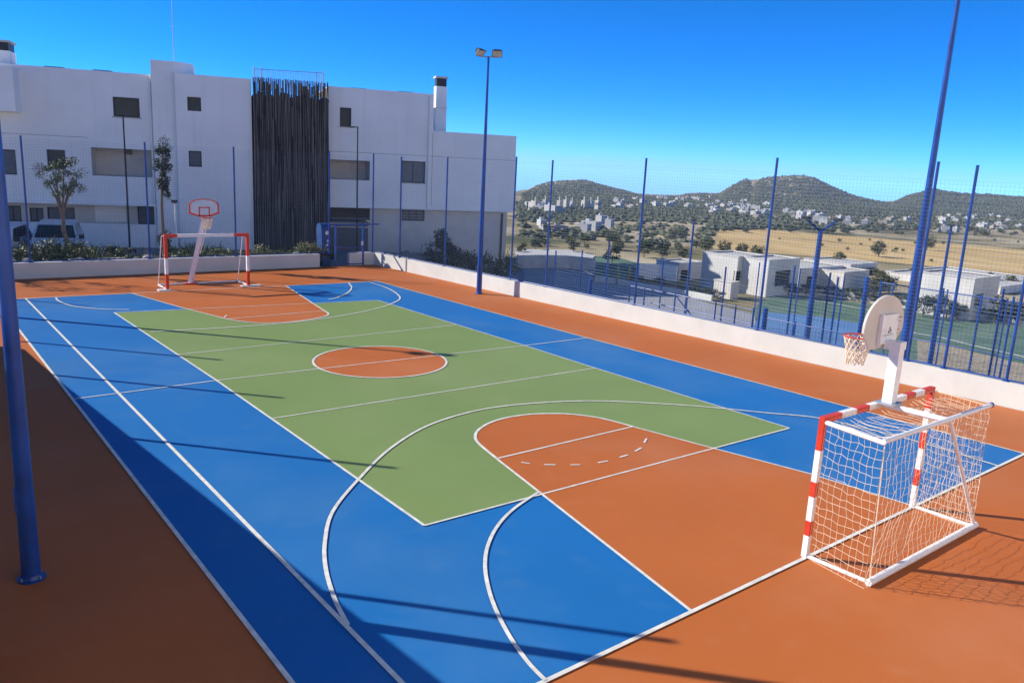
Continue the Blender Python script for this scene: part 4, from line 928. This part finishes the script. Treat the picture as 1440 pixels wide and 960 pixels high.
# ------------------------------------------------------------------ white houses beyond the lower court
def house(label, u0, u1, vb, vt, ul=None, dy=6, holes=(), zb=LZ, mt='housewhite', name='white_house', yoff=0):
    p = at(u0, vb, zb); p = CAM+(p-CAM)*1.0; y0 = p.y+yoff
    P0 = at_y(u0, vb, y0); x0 = P0.x; x1 = at_y(u1, vb, y0).x; zt = at_y(u0, vt, y0).z
    if ul is not None:
        q = at_x(ul, vt, x0); dy = max(2.0, q.y-y0)
    o = empty(name, ((x0+x1)/2, y0, zb)); tag(o, label, 'house')
    m_ = MB(); H_ = []
    for (a, b, c, d, kd) in holes:
        A, Bq = at_y(a, b, y0), at_y(c, d, y0); H_.append((A.x, Bq.z, Bq.x, A.z, kd))
    wall_holes(m_, x0, x1, zb-1, zt, [h[:4] for h in H_], y0, .2)
    m_.add([(x0, y0, zb-1), (x0, y0+dy, zb-1), (x0, y0+dy, zt), (x0, y0, zt)], [(3, 2, 1, 0)]); m_.add([(x1, y0, zb-1), (x1, y0+dy, zb-1), (x1, y0+dy, zt), (x1, y0, zt)], [(0, 1, 2, 3)])
    m_.add([(x0, y0+dy, zb-1), (x1, y0+dy, zb-1), (x1, y0+dy, zt), (x0, y0+dy, zt)], [(3, 2, 1, 0)]); m_.build('wall', mt, o)
    m_ = MB(); m_.box((x0+.15, y0+.15, zt-.1), (x1-.15, y0+dy-.15, zt-.04)); rf = m_.build('roof', 'kerb', o)
    for a, b in (((x0-.03, y0-.03, zt), (x1+.03, y0+.17, zt+.06)), ((x0-.03, y0+dy-.17, zt), (x1+.03, y0+dy+.03, zt+.06)), ((x0-.03, y0+.17, zt), (x0+.17, y0+dy-.17, zt+.06)), ((x1-.17, y0+.17, zt), (x1+.03, y0+dy-.17, zt+.06))):
        m_ = MB(); m_.box(a, b); m_.build('coping', mt, rf)
    for a, b, c, d, kd in H_:
        m_ = MB(); m_.box((a, y0+.1, b), (c, y0+.16, d)); wn = m_.build('door' if kd == 'd' else 'window', 'dark', o)
        m_ = MB(); m_.box((a+.07, y0+.085, b+.07), ((a+c)/2-.03, y0+.099, d-.07)); m_.box(((a+c)/2+.03, y0+.085, b+.07), (c-.07, y0+.099, d-.07)); m_.build('pane', 'glass', wn)
    return o
house('white house whose sunlit side wall shows left of its shaded front with one window', 1033, 1073, 412, 362, ul=988, holes=[(1033.5+2,381,1045,394,'w')])
house('taller white house in the middle of the row with a large gridded window', 1076, 1119, 418, 367, ul=1070, holes=[(1091,381,1110,401,'w')])
house('low white house with a dark doorway behind the Y shaped lamp post', 1120, 1180, 416, 379, dy=5, holes=[(1135,389,1143,410,'d'), (1160,390,1170,398,'w')], yoff=2)
house('small grey white shed with a flat roof above its sunlit neighbour', 1192, 1229, 404, 373, dy=4, yoff=4, name='shed')
house('low cream shed standing before the grey white shed', 1184, 1219, 408, 384, ul=1180, dy=3, name='shed', mt='cream')
house('long white house with a bright sunlit side and a blue shaded front at the right', 1361, 1396, 452, 394, ul=1286, holes=[(1372,414,1380,430,'w')])
house('white house at the right edge behind dark shrubs', 1400, 1475, 446, 405, dy=8, yoff=4, holes=[(1420,416,1432,430,'w')])
house('low white house with a shaded front left of the sunlit one', 952, 986, 408, 371, ul=935, dy=6, yoff=3, holes=[(958,380,966,400,'d')])
m_ = MB(); p = at(1026, 421, LZ); q = at(1046, 423, LZ); m_.box((p.x, p.y, LZ), (q.x+.3, p.y+1.2, LZ+.95)); m_.box((p.x-.04, p.y-.04, LZ+.95), (q.x+.34, p.y+1.24, LZ+1.0)); tag(m_.build('garden_box', 'cream', origin=(p.x, p.y, LZ)), 'low cream masonry box in front of the middle white house', 'box')
# garden walls
def gwall(label, pts, h, mt='wallpaint', zb=LZ, th=.2):
    m_ = MB()
    for a, b in zip(pts, pts[1:]): slab(m_, at(*a, zb), at(*b, zb), th, zb-.5, zb+h, -1)
    c = at(*pts[0], zb); return tag(m_.build('garden_wall', mt, origin=c), label, 'wall')
gwall('low curving white wall edging the blue grey road', [(836,396),(862,399),(885,403),(930,411),(975,419),(1000,424)], .35, th=.15)
gwall('grey white wall in shade left of the white houses', [(898,392),(925,393),(950,396)], 1.0, 'stucco')
gwall('pale concrete wall on the far side of the road near the building', [(728,378),(760,377),(800,378),(835,382)], .9, 'kerb')
gwall('long low white wall beyond the green padel court', [(1085,413),(1160,417),(1240,428),(1290,436),(1360,446),(1440,460)], .45)
for u, v, vt, lab in ((868,400,373,'pale yellow upright sign post left of the low shrubs'), (883,397,375,'wider pale yellow upright sign near the curving wall')):
    p = at(u, v, LZ); z_ = at_d(u, vt, (p-CAM).dot(FW)).z; m_ = MB(); m_.box((p.x-.07, p.y-.03, LZ), (p.x+.09+(.08 if u == 883 else 0), p.y+.03, z_)); m_.box((p.x-.12, p.y-.08, LZ), (p.x+.2, p.y+.08, LZ+.05)); tag(m_.build('sign_post', 'leafy', origin=p), lab, 'sign')

# trees of the middle distance: one thing each
srcs = []
for s, (mt, nm) in enumerate((('farleaf', 'tree'), ('leaf', 'tree'), ('leafd', 'tree'), ('farleaf', 'tree'))):
    m_ = MB(); crown(m_, (0, 0, 1.9), 1.7, 1.5, 900, .16, 200+s, 9, k=0); m_.k = 1; m_.tube((0, 0, 0), (0, 0, 1.6), .12, .07, n=6); m_.k = 0
    srcs.append(m_.build('tree', [mt, 'bark']))
def plant_tree(u, v, hpx, k, label, group, flat=None, zb=None):
    p = ground(u, v) if zb is None else at(u, v, zb)
    if p is None: return
    dep = (p-CAM).dot(FW); h_ = hpx*dep/F; s = h_/3.4
    put(srcs[k], 0, (p.x, p.y, p.z-.1*s), (s*(flat or 1.15), s*(flat or 1.15), s), random.Random(int(u*7+v)).uniform(0, 6), label, 'tree', group)
for u, v, h_, k, lab in ((1235,362,26,0,'round dark tree standing alone in the dry field left of the tall mast'), (1180,376,24,0,'bush on the near edge of the dry field behind the low sheds'), (1303,352,22,0,'tree in the dry field right of the tall mast'), (1258,356,9,2,'small dark bush beside the lone round tree in the field'), (1395,402,22,1,'green tree behind the long white house at the right'), (1420,404,20,1,'wide green tree right of the shaded house front'), (1372,396,14,0,'thin grey green tree above the long white house'),
                  (930,366,30,2,'big dark tree mass left of the small white house'), (905,362,24,2,'dark tree at the end of the road'), (960,366,22,0,'grey green tree beside the small white house'), (860,372,30,2,'dark slender tree above the lawn'), (1045,362,22,0,'olive tree at the left end of the dry field'), (1020,360,24,0,'pale olive tree above the first white house'), (1065,364,22,1,'green tree above the middle white house')):
    plant_tree(u, v, h_, k, lab, None)
rnd = random.Random(77)
for i in range(46):     # scrub trees on the slope left of the field
    u = rnd.uniform(726, 1000); v = rnd.uniform(330, 356); plant_tree(u, v, rnd.uniform(9, 17), rnd.choice([0, 2, 0, 1]), 'tree among the scrub on the slope between road and town', 'trees on the scrub slope', flat=1.4)
for i in range(60):     # line of shrubs along the bottom of the field
    u = rnd.uniform(1000, 1440); v = 368+(u-1000)*.075+rnd.uniform(-3, 5); plant_tree(u, v, rnd.uniform(6, 13), rnd.choice([0, 0, 1, 2]), 'shrub in the green line along the near edge of the dry field', 'shrubs along the dry field', flat=1.6)
for i in range(18):
    u = rnd.uniform(1010, 1440); v = rnd.uniform(336, 372); plant_tree(u, v, rnd.uniform(3, 7), 0, 'small scattered bush in the dry field', 'bushes in the dry field', flat=1.4)
for i in range(60):     # trees at the far edge of field / in front of town
    u = rnd.uniform(1000, 1440); v = rnd.uniform(318, 328)+(u-1000)*.012; plant_tree(u, v, rnd.uniform(5, 9), 0, 'dark tree along the far edge of the dry field', 'trees at the far edge of the field', flat=1.7)
for u, v, h_ in ((1238,412,34),(1250,412,28),(1228,412,22),(1297,446,32),(1313,448,36),(1330,449,34),(1346,450,27),(1412,456,40),(1432,460,38),(1397,455,22)):
    plant_tree(u, v, h_, 0 if u < 1260 else 2, 'grey green garden shrub right of the sheds' if u < 1260 else 'dark garden shrub in front of the white house at the right', 'garden shrubs: '+('sheds' if u < 1260 else 'right'), flat=1.2, zb=LZ)
for i in range(30):  # dark shrubs added in place of shaded lower house fronts and fence mesh
    u = 1084+i*12.2; v = 413+max(0, u-1160)*.118+(u-1084)*.03; plant_tree(u, v+1, rnd.uniform(11, 19), 2, 'dark shrub added in place of the shaded house fronts and fence mesh beyond the green court', 'shrubs added for the shaded house fronts', flat=1.5, zb=LZ)
for u, v, h_ in ((958,414,14),(968,416,16),(978,417,15),(990,419,17),(1001,421,15),(1012,422,13)):  # dark shrubs added where scooters and other dark things stand
    plant_tree(u, v, h_, 2, 'dark low shrub added in place of the scooters by the first white house', 'shrubs added for the scooters', flat=1.4, zb=LZ)
for u, v, h_ in ((900,402,16),(912,405,15),(925,404,14),(938,408,14),(890,400,14),(930,398,10)):
    plant_tree(u, v, h_, 1, 'low green garden shrub beside the curving wall', 'shrubs by the curving wall', flat=1.5, zb=LZ)
# woods on hills and between the houses: uncountable
rnd = random.Random(5)
def blobs(n, u0, u1, v0f, v1f, size, name, label, seed, rmin=0):
    rnd = random.Random(seed); m_ = MB(); k_ = 0
    ico = [(0, 0, 1), (.9, 0, .35), (.28, .86, .35), (-.73, .53, .35), (-.73, -.53, .35), (.28, -.86, .35), (0, 0, -.3)]
    fc = [(0, 1, 2), (0, 2, 3), (0, 3, 4), (0, 4, 5), (0, 5, 1)]
    fc2 = [(1, 6, 2), (2, 6, 3), (3, 6, 4), (4, 6, 5), (5, 6, 1)]
    while k_ < n:
        k_ += 1
        u = rnd.uniform(u0, u1); a, b = v0f(u), v1f(u); v = rnd.uniform(a, b); p = ground(u, v, 150)
        if p is None: continue
        s = size*rnd.uniform(.5, 1.3)*(1 if (p-CAM).length > 700 else .75)
        vs_ = [p+Vector((x*s*rnd.uniform(.7, 1.3), y*s*rnd.uniform(.7, 1.3), z*s*rnd.uniform(.6, .95))) for x, y, z in ico]; m_.add(vs_, fc+fc2)
    o = m_.build(name, 'hillleaf'); tag(o, label, 'wood'); structure(o, 'stuff'); return o
def silv(u):
    for (a, b), (c, d) in zip(SIL, SIL[1:]):
        if a <= u <= c: return lerp(b, d, (u-a)/(c-a))
    return 300
blobs(19000, 735, 1440, lambda u: silv(u)+.6, lambda u: max(silv(u)+12, 304), 2.7, 'hill_woods', 'dark pine woods covering the distant hills', 9)
blobs(4600, 726, 1440, lambda u: 284, lambda u: 324 if u > 1000 else (312 if rnd.random() < .8 else 342), 2.6, 'valley_woods', 'dark scrub and trees scattered through the valley town', 19)

# ------------------------------------------------------------------ distant town
tsrc = []
for s in range(6):
    r_ = random.Random(300+s); m_ = MB(); W_, D_, H_ = r_.uniform(9, 16), r_.uniform(8, 12), r_.choice([3.6, 6.4, 6.6, 9.3]); nf = int(H_/3)
    m_.k = 0; m_.box((-W_/2, -D_/2, -3), (W_/2, D_/2, H_)); m_.box((-W_/2+.0, -D_/2-.12, H_), (W_/2, D_/2+.12, H_+.35))
    m_.box((W_*.1, -D_*.2, H_+.35), (W_*.35, D_*.2, H_+2.4))
    m_.k = 1
    for f_ in range(nf):
        for j in range(4):
            x = -W_/2+W_*(j+.28)/4; m_.box((x, -D_/2-.08, f_*3+1), (x+W_*.12, -D_/2-.01, f_*3+2.2)); y = -D_/2+D_*(j+.28)/4; m_.box((-W_/2-.08, y, f_*3+1), (-W_/2-.01, y+D_*.12, f_*3+2.2))
    m_.k = 0; tsrc.append(m_.build('town_house', ['town' if s % 3 else 'town2', 'townwin']))
rnd = random.Random(31)
def town(u0, v0, u1, v1, n, lab, grp, sc=1.0):
    for i in range(n):
        u, v = rnd.uniform(u0, u1), rnd.uniform(v0, v1); p = ground(u, v, 150)
        if p is None: continue
        put(tsrc[rnd.randrange(6)], 0, p, (sc*rnd.uniform(.7, 1.3), sc*rnd.uniform(.7, 1.2), sc*rnd.uniform(.7, 1.05)), rnd.uniform(-.5, .5)+rnd.choice([0, 1.57]), lab, 'house', grp)
town(905, 277, 1000, 294, 26, 'small white house in the wooded gap between the two larger hills', 'houses in the gap', .42)
town(862, 279, 905, 298, 12, 'small white house on the right foot of the left hill', 'houses at the left hill', .42)
town(1000, 284, 1085, 304, 42, 'white house in the dense town under the middle hill', 'houses under the middle hill', .36)
town(1060, 298, 1150, 312, 20, 'white house along the lower edge of the town', 'houses at the lower edge', .34)
town(1150, 306, 1280, 320, 18, 'cream house along the far edge of the dry field', 'houses beyond the field', .38)
town(1300, 304, 1440, 327, 28, 'white house in the hamlet at the right below the right hill', 'houses below the right hill', .36)
town(740, 312, 880, 334, 9, 'low pale building on the scrubland left of the town', 'buildings on the scrubland', .34)
town(735, 290, 790, 303, 8, 'pale house beside the apartment towers', 'houses by the towers', .42)
# apartment towers
for i, (u0, u1, v0, v1, lab) in enumerate(((783,790,282,296,'leftmost thin pale tower of the distant row'), (792,799,281,297,'second pale tower of the distant row'), (801,807,283,297,'narrow cream tower, third of the distant row'), (817,825,282,298,'beige tower broader than its neighbours in the distant row'), (827,834,283,298,'grey beige tower right of the broad one'), (836,844,282,300,'brightest cream tower at the right end of the distant row'), (763,770,281,297,'grey tower at the left of the distant row behind a fence post'), (749,756,283,296,'pale tower furthest left near the apartment block'))):
    p = ground((u0+u1)/2, v1, 300); dep = (p-CAM).dot(FW); wd = (u1-u0)*dep/F; h_ = (v1-v0)*dep/F
    o = empty('apartment_tower', p, rad(4)); tag(o, lab, 'tower block'); T = WM[o.name]
    m_ = MB(); m_.box((-wd*.42, -wd*.42, -4), (wd*.42, wd*.42, h_)); m_.box((-wd*.15, -wd*.1, h_), (wd*.1, wd*.1, h_+2)); m_.v = [T @ p_ for p_ in m_.v]; m_.build('wall', 'tower' if i % 2 else 'town', o)
    m_ = MB()
    for f_ in range(int(h_/3.2)):
        for j in range(3): x = wd*(-.36+.26*j); m_.box((x, -wd*.42-.15, f_*3.2+1), (x+wd*.13, -wd*.42-.02, f_*3.2+2.4)); m_.box((-wd*.42-.15, x, f_*3.2+1), (-wd*.42-.02, x+wd*.1, f_*3.2+2.2))
    m_.v = [T @ p_ for p_ in m_.v]; m_.build('windows', 'townwin', o)

for q_ in list(srcs+shrub_src+tsrc):
    if not used_map.get(q_.name): bpy.data.objects.remove(q_)
# the air
hm = bpy.data.materials.new('haze_air'); hm.use_nodes = True; nt = hm.node_tree; nt.nodes.clear()
pv = nt.nodes.new('ShaderNodeVolumePrincipled'); pv.inputs['Density'].default_value = .00017; pv.inputs['Color'].default_value = (.80, .88, 1, 1)
ho_ = nt.nodes.new('ShaderNodeOutputMaterial'); nt.links.new(pv.outputs[0], ho_.inputs['Volume'])
M['haze'] = hm
m_ = MB(); m_.box((-3700, -3700, -430), (3700, 3700, 60)); structure(m_.build('haze', 'haze'), 'stuff')
scn.render.engine = 'CYCLES'
